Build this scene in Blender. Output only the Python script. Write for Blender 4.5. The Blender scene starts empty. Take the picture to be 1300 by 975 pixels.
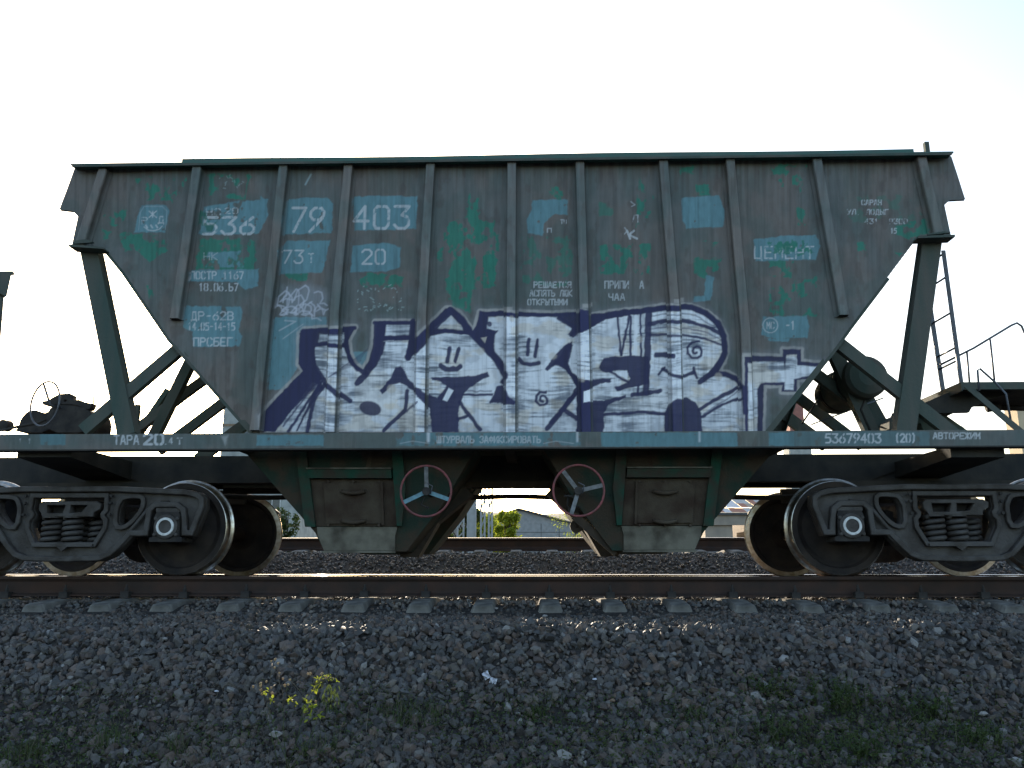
import bpy, bmesh, math, random
import numpy as np
from mathutils import Vector, Matrix
random.seed(7)
RNG = np.random.default_rng(11)
scn = bpy.context.scene
COL = scn.collection

# ------------------------------------------------------------------ camera, sky, sun, exposure
FPX, PITCH, YAW = 1051.0, math.radians(12.45), math.radians(1.65)
CAM = np.array([0.23, -8.48, 0.08])
cd = bpy.data.cameras.new("camera"); cam = bpy.data.objects.new("camera", cd); COL.objects.link(cam)
cd.sensor_width = 36; cd.sensor_fit = 'HORIZONTAL'; cd.lens = FPX / 1300 * 36
cd.clip_start = 0.1; cd.clip_end = 8000
cam.location = CAM; cam.rotation_euler = (math.pi / 2 + PITCH, 0, YAW)
scn.camera = cam
SUN_EL, SUN_AZ = math.radians(13.0), math.radians(-14.6)      # azimuth from +Y, negative to the left
w = bpy.data.worlds.new("World"); scn.world = w; w.use_nodes = True
nt = w.node_tree; bgn = nt.nodes["Background"]
sky = nt.nodes.new("ShaderNodeTexSky"); sky.sky_type = 'NISHITA'; sky.sun_disc = False
sky.sun_elevation = SUN_EL; sky.sun_rotation = SUN_AZ; sky.dust_density = 2.6; sky.air_density = 1.0
nt.links.new(sky.outputs[0], bgn.inputs[0]); bgn.inputs[1].default_value = 0.15
sd = bpy.data.lights.new("sun", 'SUN'); sd.energy = 3.2; sd.angle = math.radians(0.55); sd.color = (1, .86, .68)
so = bpy.data.objects.new("sun", sd); COL.objects.link(so)
sdir = Vector((math.sin(SUN_AZ) * math.cos(SUN_EL), math.cos(SUN_AZ) * math.cos(SUN_EL), math.sin(SUN_EL)))
so.rotation_euler = sdir.to_track_quat('Z', 'Y').to_euler()
scn.view_settings.view_transform = 'Standard'; scn.view_settings.look = 'None'
scn.view_settings.exposure = 1.55; scn.view_settings.gamma = 1.0
scn.view_settings.use_curve_mapping = False

# ------------------------------------------------------------------ measuring helpers
_fw = np.array([-math.sin(YAW) * math.cos(PITCH), math.cos(YAW) * math.cos(PITCH), math.sin(PITCH)])
_rt = np.array([math.cos(YAW), math.sin(YAW), 0.0])
_up = np.cross(_rt, _fw)
def W(u, v, Y):
    d = _fw + _rt * ((u - 650) / FPX) - _up * ((v - 487.5) / FPX)
    t = (Y - CAM[1]) / d[1]
    p = CAM + d * t
    return float(p[0]), float(p[2])
def P3(u, v, Y):
    x, z = W(u, v, Y); return Vector((x, Y, z))
def proj(P):
    q = np.asarray(P) - CAM
    z = q @ _fw
    return 650 + FPX * (q @ _rt) / z, 487.5 - FPX * (q @ _up) / z

# ------------------------------------------------------------------ noise
_T = RNG.random((8, 256, 256)).astype(np.float32)
def vn(x, y, s=0):
    x = np.asarray(x, dtype=np.float64); y = np.asarray(y, dtype=np.float64)
    xi = np.floor(x).astype(np.int64); yi = np.floor(y).astype(np.int64)
    fx = x - xi; fy = y - yi; fx = fx * fx * (3 - 2 * fx); fy = fy * fy * (3 - 2 * fy)
    t = _T[s % 8]; a = xi & 255; b = (xi + 1) & 255; c = yi & 255; d = (yi + 1) & 255
    return (t[a, c] * (1 - fx) + t[b, c] * fx) * (1 - fy) + (t[a, d] * (1 - fx) + t[b, d] * fx) * fy
def fbm(x, y, s=0, o=4):
    r = 0; a = .5; n = 0
    for i in range(o):
        r = r + a * vn(x * 2 ** i + 17.3 * i, y * 2 ** i + 5.1 * i, s + i); n += a; a *= .5
    return r / n
def sstep(a, b, x):
    t = np.clip((x - a) / (b - a), 0, 1); return t * t * (3 - 2 * t)

# ------------------------------------------------------------------ materials
def mat(name, col, rough=.7, metal=0.0, col2=None, scale=8.0, bump=0.0, bscale=60.0, attr=False, spec=.5, streak=False, translucent=0, detail=5, lo=.35, hi=.65):
    m = bpy.data.materials.new(name); m.use_nodes = True
    n = m.node_tree; b = n.nodes["Principled BSDF"]; L = n.links.new
    b.inputs['Roughness'].default_value = rough; b.inputs['Metallic'].default_value = metal
    b.inputs['Specular IOR Level'].default_value = spec
    tc = n.nodes.new("ShaderNodeTexCoord")
    nz = n.nodes.new("ShaderNodeTexNoise"); nz.inputs['Scale'].default_value = scale; nz.inputs['Detail'].default_value = detail
    if streak:
        mp = n.nodes.new("ShaderNodeMapping"); mp.inputs['Scale'].default_value = (1, 1, .12)
        L(tc.outputs['Object'], mp.inputs[0]); L(mp.outputs[0], nz.inputs['Vector'])
    else: L(tc.outputs['Object'], nz.inputs['Vector'])
    rp = n.nodes.new("ShaderNodeMapRange"); rp.inputs[1].default_value = lo; rp.inputs[2].default_value = hi
    L(nz.outputs[0], rp.inputs[0])
    mx = n.nodes.new("ShaderNodeMix"); mx.data_type = 'RGBA'
    if attr:
        at = n.nodes.new("ShaderNodeAttribute"); at.attribute_name = "Col"
        mu = n.nodes.new("ShaderNodeMix"); mu.data_type = 'RGBA'; mu.blend_type = 'MULTIPLY'; mu.inputs[0].default_value = 1
        L(at.outputs[0], mu.inputs[6])
        rp.inputs[3].default_value = .93; rp.inputs[4].default_value = 1.07
        cc = n.nodes.new("ShaderNodeCombineColor")
        for i in range(3): L(rp.outputs[0], cc.inputs[i])
        L(cc.outputs[0], mu.inputs[7]); L(mu.outputs[2], b.inputs['Base Color'])
    else:
        c2 = col2 if col2 else tuple(c * .65 for c in col)
        mx.inputs[6].default_value = (*col, 1); mx.inputs[7].default_value = (*c2, 1)
        L(rp.outputs[0], mx.inputs[0]); L(mx.outputs[2], b.inputs['Base Color'])
    if bump:
        nb = n.nodes.new("ShaderNodeTexNoise"); nb.inputs['Scale'].default_value = bscale; nb.inputs['Detail'].default_value = 6
        L(tc.outputs['Object'], nb.inputs['Vector'])
        bp = n.nodes.new("ShaderNodeBump"); bp.inputs['Strength'].default_value = bump; bp.inputs['Distance'].default_value = .01
        L(nb.outputs[0], bp.inputs['Height']); L(bp.outputs[0], b.inputs['Normal'])
    if translucent:
        tr = n.nodes.new("ShaderNodeBsdfTranslucent"); ad = n.nodes.new("ShaderNodeMixShader"); ad.inputs[0].default_value = translucent
        out = [x for x in n.nodes if x.type == 'OUTPUT_MATERIAL'][0]
        src = mu if attr else mx
        L(src.outputs[2], tr.inputs[0]); L(b.outputs[0], ad.inputs[1]); L(tr.outputs[0], ad.inputs[2]); L(ad.outputs[0], out.inputs[0])
    return m
M = dict(
    paint=mat("wagon_paint", (.1, .1, .1), .62, attr=True, scale=30, bump=.25, bscale=14, streak=True),
    green=mat("dark_green_paint", (.062, .092, .080), .8, col2=(.115, .112, .098), scale=5, spec=.15, bump=.3, bscale=40, streak=True),
    hopside=mat("grimy_hopper_side", (.028, .046, .036), .88, spec=.15, col2=(.060, .048, .036), scale=4, lo=.42, hi=.56, bump=.3),
    green2=mat("dirty_green_paint", (.020, .072, .050), .85, spec=.15, col2=(.052, .046, .036), scale=7, bump=.3, bscale=30),
    under=mat("underframe_grime", (.038, .040, .040), .9, spec=.12, col2=(.070, .065, .058), scale=4, bump=.3, bscale=30),
    cast=mat("cast_steel", (.072, .067, .064), .62, col2=(.040, .034, .030), scale=6, lo=.4, hi=.6, bump=.6, bscale=38, spec=.4),
    castd=mat("dark_cast_steel", (.026, .025, .026), .8, spec=.2, col2=(.055, .05, .046), scale=9, bump=.3, bscale=45),
    disc=mat("wheel_disc_rust", (.020, .017, .017), .75, spec=.25, col2=(.048, .037, .031), scale=5, bump=.25, bscale=30),
    rim=mat("worn_wheel_tread", (.62, .60, .56), .28, metal=1, col2=(.40, .34, .26), scale=20),
    railtop=mat("polished_rail_head", (.66, .67, .70), .055, metal=1, col2=(.5, .47, .44), scale=9),
    rail=mat("rusty_rail_side", (.065, .040, .032), .9, spec=.15, col2=(.045, .034, .030), scale=6, bump=.3, bscale=50),
    conc=mat("sleeper_concrete", (.23, .225, .21), .95, spec=.2, col2=(.10, .097, .09), scale=7, bump=.4, bscale=60),
    stone=mat("ballast_stone", (.1, .1, .1), .62, attr=True, scale=45, bump=.5, bscale=90),
    soil=mat("ballast_bed", (.032, .030, .030), .95, spec=.1, col2=(.060, .055, .050), scale=22, bump=1, bscale=30),
    hatch=mat("rusty_hatch", (.048, .032, .024), .85, spec=.2, col2=(.085, .070, .052), scale=5, bump=.3),
    apron=mat("cement_dusted_steel", (.20, .19, .155), .9, spec=.2, col2=(.075, .068, .055), scale=6, bump=.3),
    stonew=mat('pale_stone', (.28, .27, .26), .85, col2=(.25, .24, .23), scale=30, bump=.4),
    stoneb=mat('buff_stone', (.30, .20, .13), .85, col2=(.22, .16, .12), scale=30, bump=.4),
    rimg=mat("skylit_rim_green", (.055, .150, .125), .7, spec=.3, col2=(.08, .12, .11), scale=6),  # green rim lightened to teal, sky light on its edge put into colour
    red=mat("faded_red_paint", (.27, .065, .07), .6, col2=(.13, .05, .05), scale=25),
    bluep=mat("faded_blue_paint", (.14, .30, .36), .6, col2=(.10, .18, .22), scale=25),
    greyp=mat("grey_worn_steel", (.20, .21, .22), .5, col2=(.11, .11, .11), scale=25),
    white=mat("white_paint_ring", (.72, .74, .74), .6, col2=(.45, .46, .45), scale=30, lo=.45, hi=.75),
    thin=mat("weathered_steel_rod", (.10, .12, .15), .5, col2=(.07, .07, .08), scale=10),
    brownt=mat("brown_grime", (.060, .043, .028), .85, col2=(.035, .027, .02), scale=8),
    leaf=mat("green_leaf", (.05, .095, .022), .6, col2=(.085, .11, .03), scale=3, translucent=.45),
    yleaf=mat("yellow_green_leaf", (.40, .44, .04), .6, col2=(.26, .32, .03), scale=30, translucent=.5),
    grass=mat("green_grass_blade", (.055, .095, .026), .6, col2=(.09, .11, .040), scale=9, translucent=.4),
    straw=mat("dry_grass_blade", (.20, .175, .13), .8, col2=(.085, .075, .06), scale=9, translucent=.25),
    bark=mat("bark", (.10, .085, .07), .9, bump=.5),
    petal=mat("pale_flower_head", (.55, .38, .24), .7, col2=(.45, .40, .22), scale=60, translucent=.4),
    paper=mat("white_litter_paper", (.66, .68, .74), .7, col2=(.5, .52, .6), scale=40),
    block=mat("pale_block_wall", (.34, .35, .36), .9, col2=(.27, .28, .28), scale=3, bump=.2, bscale=8),
    panel=mat("grey_panel_wall", (.42, .44, .42), .9, col2=(.28, .30, .29), scale=1.5),
    band=mat("tan_panel_band", (.30, .22, .15), .9),
    brick=mat("pinkish_brick", (.36, .16, .13), .9, col2=(.28, .13, .11), scale=2),
    cream=mat("cream_render", (.60, .48, .32), .9, col2=(.5, .40, .27), scale=1),
    steelw=mat("pale_concrete_post", (.40, .41, .41), .85, col2=(.33, .34, .33), scale=4),
    bluemetal=mat("pale_blue_sheet", (.30, .38, .45), .5, col2=(.24, .31, .37), scale=2),
    rustsheet=mat("rust_red_sheet", (.30, .10, .06), .8, col2=(.22, .09, .06), scale=3),
    beige=mat("beige_block_wall", (.36, .30, .24), .9, col2=(.28, .24, .20), scale=2),
    hill=mat("distant_hill", (.14, .13, .11), 1, col2=(.09, .10, .075), scale=.02),
    glass=mat("window_glass", (.06, .08, .10), .15),
    roofm=mat("dark_roof_sheet", (.10, .10, .10), .8),
)

# ------------------------------------------------------------------ mesh building
class MB:
    def __init__(s): s.v = []; s.f = []; s.mi = []; s.sm = []; s.mats = []
    def _m(s, m):
        if m is None: m = s.mats[0] if s.mats else 'green'
        if m not in s.mats: s.mats.append(m)
        return s.mats.index(m)
    def add(s, vs, fs, m=None, smooth=False):
        k = len(s.v); i = s._m(m)
        s.v += [tuple(p) for p in vs]
        for f in fs: s.f.append(tuple(a + k for a in f)); s.mi.append(i); s.sm.append(smooth)
        return s
    def box(s, x0, x1, y0, y1, z0, z1, m=None):
        vs = [(x, y, z) for x in (x0, x1) for y in (y0, y1) for z in (z0, z1)]
        return s.add(vs, [(0, 1, 3, 2), (4, 6, 7, 5), (0, 4, 5, 1), (2, 3, 7, 6), (0, 2, 6, 4), (1, 5, 7, 3)], m)
    def prof(s, p0, p1, pts, up=(0, 0, 1), m=None, smooth=False, cap=True):
        """sweep a 2-D profile (side, up) from p0 to p1"""
        p0 = Vector(p0); p1 = Vector(p1); d = (p1 - p0).normalized(); up = Vector(up)
        sd_ = d.cross(up)
        if sd_.length < 1e-4: sd_ = d.cross(Vector((1, 0, 0)))
        sd_.normalize(); u = sd_.cross(d)
        n = len(pts)
        vs = [p + sd_ * a + u * b for p in (p0, p1) for a, b in pts]
        fs = [(i, (i + 1) % n, n + (i + 1) % n, n + i) for i in range(n)]
        s.add(vs, fs, m, smooth)
        if cap: s.add(vs, [tuple(range(n))[::-1], tuple(range(n, 2 * n))], m)
        return s
    def bar(s, p0, p1, w, h, up=(0, 0, 1), m=None):
        return s.prof(p0, p1, [(-w / 2, -h / 2), (w / 2, -h / 2), (w / 2, h / 2), (-w / 2, h / 2)], up, m)
    def channel(s, p0, p1, w, h, t=.012, up=(0, 0, 1), m=None):
        """U channel: web width w, flange depth h"""
        q = [(-w / 2, 0), (w / 2, 0), (w / 2, h), (w / 2 - t, h), (w / 2 - t, t), (-w / 2 + t, t), (-w / 2 + t, h), (-w / 2, h)]
        p0 = Vector(p0); p1 = Vector(p1); d = (p1 - p0).normalized(); u = Vector(up); sd_ = d.cross(u).normalized(); u = sd_.cross(d)
        n = 8; vs = [p + sd_ * a + u * b for p in (p0, p1) for a, b in q]
        s.add(vs, [(i, (i + 1) % n, n + (i + 1) % n, n + i) for i in range(n)] + [(0, 1, 4, 5), (1, 2, 3, 4), (0, 5, 6, 7), (8, 13, 12, 9), (9, 12, 11, 10), (8, 15, 14, 13)], m)
        return s
    def tube(s, pts, r, n=8, m=None, closed=False, r2=None):
        pts = [Vector(p) for p in pts]; k = len(pts); vs = []
        prev = None
        for i, p in enumerate(pts):
            a = pts[(i - 1) % k] if (i > 0 or closed) else p
            b = pts[(i + 1) % k] if (i < k - 1 or closed) else p
            d = (b - a).normalized()
            if prev is None:
                prev = d.cross(Vector((0, 0, 1)))
                if prev.length < .1: prev = d.cross(Vector((1, 0, 0)))
            x = (prev - d * prev.dot(d)).normalized(); prev = x; y = d.cross(x)
            rr = r if r2 is None else r + (r2 - r) * i / (k - 1)
            vs += [p + (x * math.cos(2 * math.pi * j / n) + y * math.sin(2 * math.pi * j / n)) * rr for j in range(n)]
        fs = []
        for i in range(k if closed else k - 1):
            i2 = (i + 1) % k
            fs += [(i * n + j, i * n + (j + 1) % n, i2 * n + (j + 1) % n, i2 * n + j) for j in range(n)]
        if not closed: fs += [tuple(range(n))[::-1], tuple(range((k - 1) * n, k * n))]
        return s.add(vs, fs, m, True)
    def lathe(s, prof, c=(0, 0, 0), n=48, m=None, mats=None, axis='Y', smooth=False, caps=True):
        """prof: (r, a) along axis"""
        vs = []
        for r, a in prof:
            for j in range(n):
                t = 2 * math.pi * j / n
                x, z = r * math.cos(t), r * math.sin(t)
                if axis == 'Y': vs.append((c[0] + x, c[1] + a, c[2] + z))
                elif axis == 'Z': vs.append((c[0] + x, c[1] + z, c[2] + a))
                else: vs.append((c[0] + a, c[1] + x, c[2] + z))
        for i in range(len(prof) - 1):
            mm = mats[i] if mats else m
            s.add(vs[i * n:(i + 2) * n], [(j, (j + 1) % n, n + (j + 1) % n, n + j) for j in range(n)], mm, smooth)
        for i in (0, len(prof) - 1):
            if caps and prof[i][0] > 1e-4: s.add(vs[i * n:(i + 1) * n], [tuple(range(n))], (mats[min(i, len(mats) - 1)] if mats else m))
        return s
    def plate(s, pts, y0, y1, m=None):
        """polygon given as (x, z), extruded from y0 to y1"""
        n = len(pts); vs = [(x, y, z) for y in (y0, y1) for x, z in pts]
        return s.add(vs, [tuple(range(n)), tuple(range(n, 2 * n))[::-1]] + [(i, n + i, n + (i + 1) % n, (i + 1) % n) for i in range(n)], m)
    def loft(s, A, B, m=None):
        n = len(A); return s.add(list(A) + list(B), [tuple(range(n))[::-1], tuple(range(n, 2 * n))] + [(i, (i + 1) % n, n + (i + 1) % n, n + i) for i in range(n)], m)
    def build(s, name, parent=None, m=None, fix=True):
        me = bpy.data.meshes.new(name)
        me.from_pydata(s.v, [], s.f)
        for k in (s.mats or [m]): me.materials.append(M[k])
        if len(s.mats) > 1: me.polygons.foreach_set('material_index', s.mi)
        me.polygons.foreach_set('use_smooth', s.sm)
        if fix and len(s.f) < 60000:
            b = bmesh.new(); b.from_mesh(me); bmesh.ops.recalc_face_normals(b, faces=b.faces); b.to_mesh(me); b.free()
        me.update()
        return link(name, me, parent)
def link(name, data, parent=None):
    o = bpy.data.objects.new(name, data); COL.objects.link(o)
    if parent is not None: o.parent = parent
    return o
def curve_plate(name, outer, holes, y0, y1, bevel, m, parent=None):
    """polygon with holes in XZ extruded between y0 and y1 with rounded edges"""
    cu = bpy.data.curves.new(name, 'CURVE'); cu.dimensions = '2D'; cu.fill_mode = 'BOTH'
    for pts in [outer] + holes:
        sp = cu.splines.new('POLY'); sp.points.add(len(pts) - 1)
        for p, (x, z) in zip(sp.points, pts): p.co = (x, z, 0, 1)
        sp.use_cyclic_u = True
    cu.extrude = (y1 - y0) / 2 - bevel; cu.bevel_depth = bevel; cu.bevel_resolution = 1
    t = bpy.data.objects.new("tmp", cu); COL.objects.link(t)
    bpy.context.view_layer.update()
    me = bpy.data.meshes.new_from_object(t.evaluated_get(bpy.context.evaluated_depsgraph_get()))
    bpy.data.objects.remove(t)
    me.transform(Matrix.Translation((0, (y0 + y1) / 2, 0)) @ Matrix.Rotation(math.pi / 2, 4, 'X'))
    me.materials.clear(); me.materials.append(M[m]); me.name = name
    return link(name, me, parent)
def smooth_poly(pts, it=1):
    for _ in range(it):
        q = []
        for i in range(len(pts)):
            a = pts[i]; b = pts[(i + 1) % len(pts)]
            q += [(a[0] * .75 + b[0] * .25, a[1] * .75 + b[1] * .25), (a[0] * .25 + b[0] * .75, a[1] * .25 + b[1] * .75)]
        pts = q
    return pts
def tag(o, label=None, cat=None, group=None, kind=None):
    if label: o['label'] = label
    if cat: o['category'] = cat
    if group: o['group'] = group
    if kind: o['kind'] = kind
    return o
def empty(name, loc, label=None, cat=None, group=None, kind=None):
    o = bpy.data.objects.new(name, None); COL.objects.link(o); o.location = loc; o.empty_display_size = .3
    return tag(o, label, cat, group, kind)
def kids(o): return [c for c in bpy.data.objects if c.parent is o]
def copy_tree(o, parent=None):
    ch = kids(o); c = o.copy(); COL.objects.link(c); c.parent = parent
    for k in ch: copy_tree(k, c)
    return c
# ------------------------------------------------------------------ painted surfaces: patches, stencilled numbers, graffiti
def inside(u, v, poly):
    c = np.zeros(u.shape, bool); n = len(poly)
    for i in range(n):
        x0, y0 = poly[i]; x1, y1 = poly[(i + 1) % n]
        if y0 == y1: continue
        k = ((y0 > v) != (y1 > v)) & (u < (x1 - x0) * (v - y0) / (y1 - y0) + x0)
        c ^= k
    return c
def segd(u, v, a, b):
    dx, dy = b[0] - a[0], b[1] - a[1]; L = dx * dx + dy * dy + 1e-9
    t = np.clip(((u - a[0]) * dx + (v - a[1]) * dy) / L, 0, 1)
    return np.hypot(u - a[0] - t * dx, v - a[1] - t * dy)
class Paint:
    def __init__(s, u, v, rgb): s.u, s.v, s.c = u, v, rgb
    def _box(s, pts, pad):
        a = np.array(pts); return np.nonzero((s.u > a[:, 0].min() - pad) & (s.u < a[:, 0].max() + pad) & (s.v > a[:, 1].min() - pad) & (s.v < a[:, 1].max() + pad))[0]
    def mask_poly(s, pts, soft=.6, grow=0, warp=0, wscale=.15):
        k = s._box(pts, grow + soft + warp + 2)
        if len(k) == 0: return k, None
        u, v = s.u[k], s.v[k]
        if warp:
            u = u + (fbm(u * wscale, v * wscale, 1) - .5) * 2 * warp; v = v + (fbm(u * wscale + 40, v * wscale, 3) - .5) * 2 * warp
        d = np.full(u.shape, 1e9)
        for i in range(len(pts)): d = np.minimum(d, segd(u, v, pts[i], pts[(i + 1) % len(pts)]))
        d = np.where(inside(u, v, pts), -d, d) - grow
        return k, 1 - sstep(-soft, soft, d)
    def mask_line(s, pts, wd, soft=.6, warp=0):
        k = s._box(pts, wd + soft + 2 + warp)
        if len(k) == 0: return k, None
        u, v = s.u[k], s.v[k]
        if warp: u = u + (vn(u * .2, v * .2, 2) - .5) * warp; v = v + (vn(u * .2, v * .2, 4) - .5) * warp
        d = np.full(u.shape, 1e9)
        for a, b in zip(pts[:-1], pts[1:]): d = np.minimum(d, segd(u, v, a, b))
        return k, 1 - sstep(wd / 2 - soft, wd / 2 + soft, d)
    def blend(s, k, m, col, a=1.0):
        if m is None or len(k) == 0: return
        col = np.asarray(col)
        m = (m * a)[:, None]
        s.c[k] = s.c[k] * (1 - m) + (col if col.ndim == 2 else col[None]) * m
    def poly(s, pts, col, a=1, **kw): k, m = s.mask_poly(pts, **kw); s.blend(k, m, col, a)
    def line(s, pts, wd, col, a=1, **kw): k, m = s.mask_line(pts, wd, **kw); s.blend(k, m, col, a)

G = {  # simple stencil strokes on a 4 x 6 cell
'0': [[(.6,0),(0,1),(0,5),(.8,6)],[(3.2,6),(4,5),(4,1),(3.2,0),(1,0)],[(1.2,6),(3,6)]],
'1': [[(1,5),(2,6),(2,0)]], '2': [[(0,5),(1,6),(3,6),(4,5),(4,4),(0,0),(4,0)]],
'3': [[(0,6),(4,6),(2,3.6),(3.4,3.2),(4,2),(4,1),(3,0),(1,0),(0,1)]],
'4': [[(3,0),(3,6),(0,2),(4,2)]], '5': [[(4,6),(.5,6),(.3,3.4)],[(.3,3.6),(3,3.6),(4,2.5),(4,1),(3,0),(.3,0)]],
'6': [[(3.4,6),(.4,3)],[(0,2.4),(0,1),(1,0),(3,0),(4,1),(4,2.4),(3,3.4),(1,3.4)]],
'7': [[(0,6),(4,6),(1.4,0)]], '8': [[(1,3.2),(0,4),(0,5),(1,6),(3,6),(4,5),(4,4),(3,3.2),(1,3.2),(0,2.2),(0,1),(1,0),(3,0),(4,1),(4,2.2),(3,3.2)]],
'9': [[(.6,0),(3.8,3.4)],[(4,4),(3,3),(1,3),(0,4),(0,5),(1,6),(3,6),(4,5),(4,4)]],
'.': [[(1.8,0),(2.2,.2)]], '-': [[(.8,3),(3.2,3)]], '(': [[(3,6.4),(2,5),(2,1),(3,-.4)]], ')': [[(1,6.4),(2,5),(2,1),(1,-.4)]],
'П': [[(0,0),(0,6),(4,6),(4,0)]], 'О': [[(1,0),(0,1),(0,5),(1,6),(3,6),(4,5),(4,1),(3,0),(1,0)]],
'С': [[(4,5),(3,6),(1,6),(0,5),(0,1),(1,0),(3,0),(4,1)]], 'Т': [[(0,6),(4,6)],[(2,6),(2,0)]],
'Р': [[(0,0),(0,6),(3,6),(4,5),(4,4),(3,3),(0,3)]], 'Д': [[(0,-1),(0,0),(4,0),(4,-1)],[(.7,0),(1.2,6),(3.4,6),(3.4,0)]],
'Б': [[(4,6),(0,6),(0,0),(3,0),(4,1),(4,2.4),(3,3.4),(0,3.4)]], 'Е': [[(4,6),(0,6),(0,0),(4,0)],[(0,3),(3.2,3)]],
'А': [[(0,0),(1.6,6),(2.4,6),(4,0)],[(.7,2),(3.3,2)]], 'Ж': [[(2,0),(2,6)],[(-.4,6),(2,3),(-.4,0)],[(4.4,6),(2,3),(4.4,0)]],
'К': [[(0,0),(0,6)],[(4,6),(.2,3),(4,0)]], 'И': [[(0,6),(0,0),(4,6),(4,0)]], 'М': [[(0,0),(0,6),(2,2.4),(4,6),(4,0)]],
'Ч': [[(0,6),(0,3.6),(1,2.8),(4,2.8)],[(4,6),(4,0)]], 'Н': [[(0,0),(0,6)],[(4,0),(4,6)],[(0,3),(4,3)]],
'Ш': [[(0,6),(0,0),(4.4,0),(4.4,6)],[(2.2,0),(2.2,6)]], 'У': [[(0,6),(2,2.6)],[(4,6),(1.4,0),(.4,0)]],
'Л': [[(0,0),(1.4,6),(4,6),(4,0)]], 'З': [[(0,5),(1,6),(3,6),(4,5),(4,4),(2.6,3.1),(4,2.2),(4,1),(3,0),(1,0),(0,1)]],
'Ф': [[(2,0),(2,6)],[(1,1.6),(0,2.4),(0,4),(1,5),(3,5),(4,4),(4,2.4),(3,1.6),(1,1.6)]],
'Ь': [[(0,6),(0,0),(3,0),(4,1),(4,2.4),(3,3.2),(0,3.2)]], 'Ы': [[(0,6),(0,0),(1.8,0),(2.6,1),(2.6,2.4),(1.8,3.2),(0,3.2)],[(4,6),(4,0)]],
'В': [[(0,0),(0,6),(3,6),(3.8,5),(3.8,4),(3,3.2),(0,3.2)],[(3,3.2),(4,2.3),(4,1),(3,0),(0,0)]], 'Г': [[(0,0),(0,6),(4,6)]],
'Ц': [[(0,6),(0,0),(4,0),(4,-1)],[(3.6,6),(3.6,0)]], 'Я': [[(4,0),(4,6),(1,6),(0,5),(0,4),(1,3),(4,3)],[(2.4,3),(0,0)]],
'Ю': [[(0,0),(0,6)],[(0,3),(1.4,3)],[(2,0),(1.4,1),(1.4,5),(2,6),(3.6,6),(4.2,5),(4.2,1),(3.6,0),(2,0)]],
}
WHITE = np.array((.56, .58, .60))
def text(P, st, x0, x1, ytop, ybot, wd=1.5, a=.85, col=WHITE, shear=0.0, dy=0.0, wear=.5):
    n = len(st); cw = (x1 - x0) / (n - .28); gw = cw * .70; h = ybot - ytop
    k = P._box([(x0 - 3, ytop - abs(dy) - 3), (x1 + 6, ybot + abs(dy) + 3)], 3)
    if len(k) == 0: return
    u, v = P.u[k], P.v[k]; m = np.zeros(u.shape)
    for i, ch in enumerate(st):
        if ch == ' ' or ch not in G: continue
        mm = np.zeros(u.shape)
        for pl in G[ch]:
            q = [(x0 + cw * i + (gx / 4) * gw + shear * gy / 6 * h, ybot - gy / 6 * h + dy * i / max(1, n - 1)) for gx, gy in pl]
            for p, r in zip(q[:-1], q[1:]):
                mm = np.maximum(mm, 1 - sstep(wd / 2 - .45, wd / 2 + .45, segd(u, v, p, r)))
        if ch in '0689ОС':
            cxx = x0 + cw * i + .5 * gw + shear * h * (ybot - v) / h; mm = mm * sstep(.3 + wd * .05, .75 + wd * .12, np.abs(u - cxx)) 
        m = np.maximum(m, mm)
    ww = sstep(wear - .24, wear + .06, fbm(u * .35, v * .35, 5) * .8 + .1)
    P.blend(k, m * ww, col, a)

BASE, BROWN = np.array((.122, .130, .124)), np.array((.150, .130, .116))
GRN, BLU = np.array((.014, .190, .128)), np.array((.120, .262, .300))
NAVY, SILV, CREAM = np.array((.018, .019, .082)), np.array((.90, .92, .97)), np.array((.72, .64, .54))
def C(s, ox, oy): return lambda *q: [(ox + x / s, oy + y / s) for x, y in q]
c1, c2, c3, c4 = C(4.333, 60, 180), C(4.333, 330, 180), C(4.333, 600, 180), C(3.421, 860, 180)
c5, c6, c7 = C(4.333, 200, 370), C(4.333, 450, 370), C(3.611, 700, 370)
def rect(x0, y0, x1, y1): return [(x0, y0), (x1, y0), (x1, y1), (x0, y1)]

def background(u, v, sill=False):
    n1 = fbm(u * .02, v * .012, 0); st = fbm(u * .22, v * .012, 2); n2 = fbm(u * .09, v * .09, 4)
    t = sstep(.35, .65, n1)[:, None]
    c = BASE * (1 - t) + BROWN * t
    # the lower half and the borders keep more of the old green coat
    g = sstep(.42, .66, fbm(u * .035 + 9, v * .03, 3) + .10 * sstep(330, 520, v) + .08 * sstep(250, 205, v))[:, None] * .42
    c = c * (1 - g) + np.array((.060, .100, .090)) * g
    c = c * (0.84 + .32 * st)[:, None] * (.88 + .24 * n2)[:, None]
    # pale rain streaks of cement dust
    k = sstep(.60, .78, fbm(u * .5, v * .009, 6, 3))[:, None] * .22
    c = c * (1 - k) + np.array((.20, .20, .19)) * k
    e = np.exp(-np.abs(v - 214) / 26.) * sstep(.45, .7, fbm(u * .35, v * .01, 5, 3)) * .55
    c = c * (1 - e[:, None]) + np.array((.085, .062, .050)) * e[:, None]
    k = sstep(.58, .74, fbm(u * .10, v * .05, 1, 5))[:, None] * .35       # rust freckles
    c = c * (1 - k) + np.array((.075, .052, .042)) * k
    return c

def worn(P, pts, col, a=.95, th=.42, warp=3.0, ns=.12, hard=.05, seed=3, grow=0):
    k, m = P.mask_poly(pts, soft=1.0, warp=warp, wscale=.2, grow=grow)
    if m is None: return
    n = fbm(P.u[k] * ns, P.v[k] * ns * .8, seed, 5)
    P.blend(k, m * sstep(th - hard, th + hard, n), np.asarray(col)[None] * (.82 + .36 * fbm(P.u[k] * .3, P.v[k] * .1, seed + 1))[:, None], a)

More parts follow.
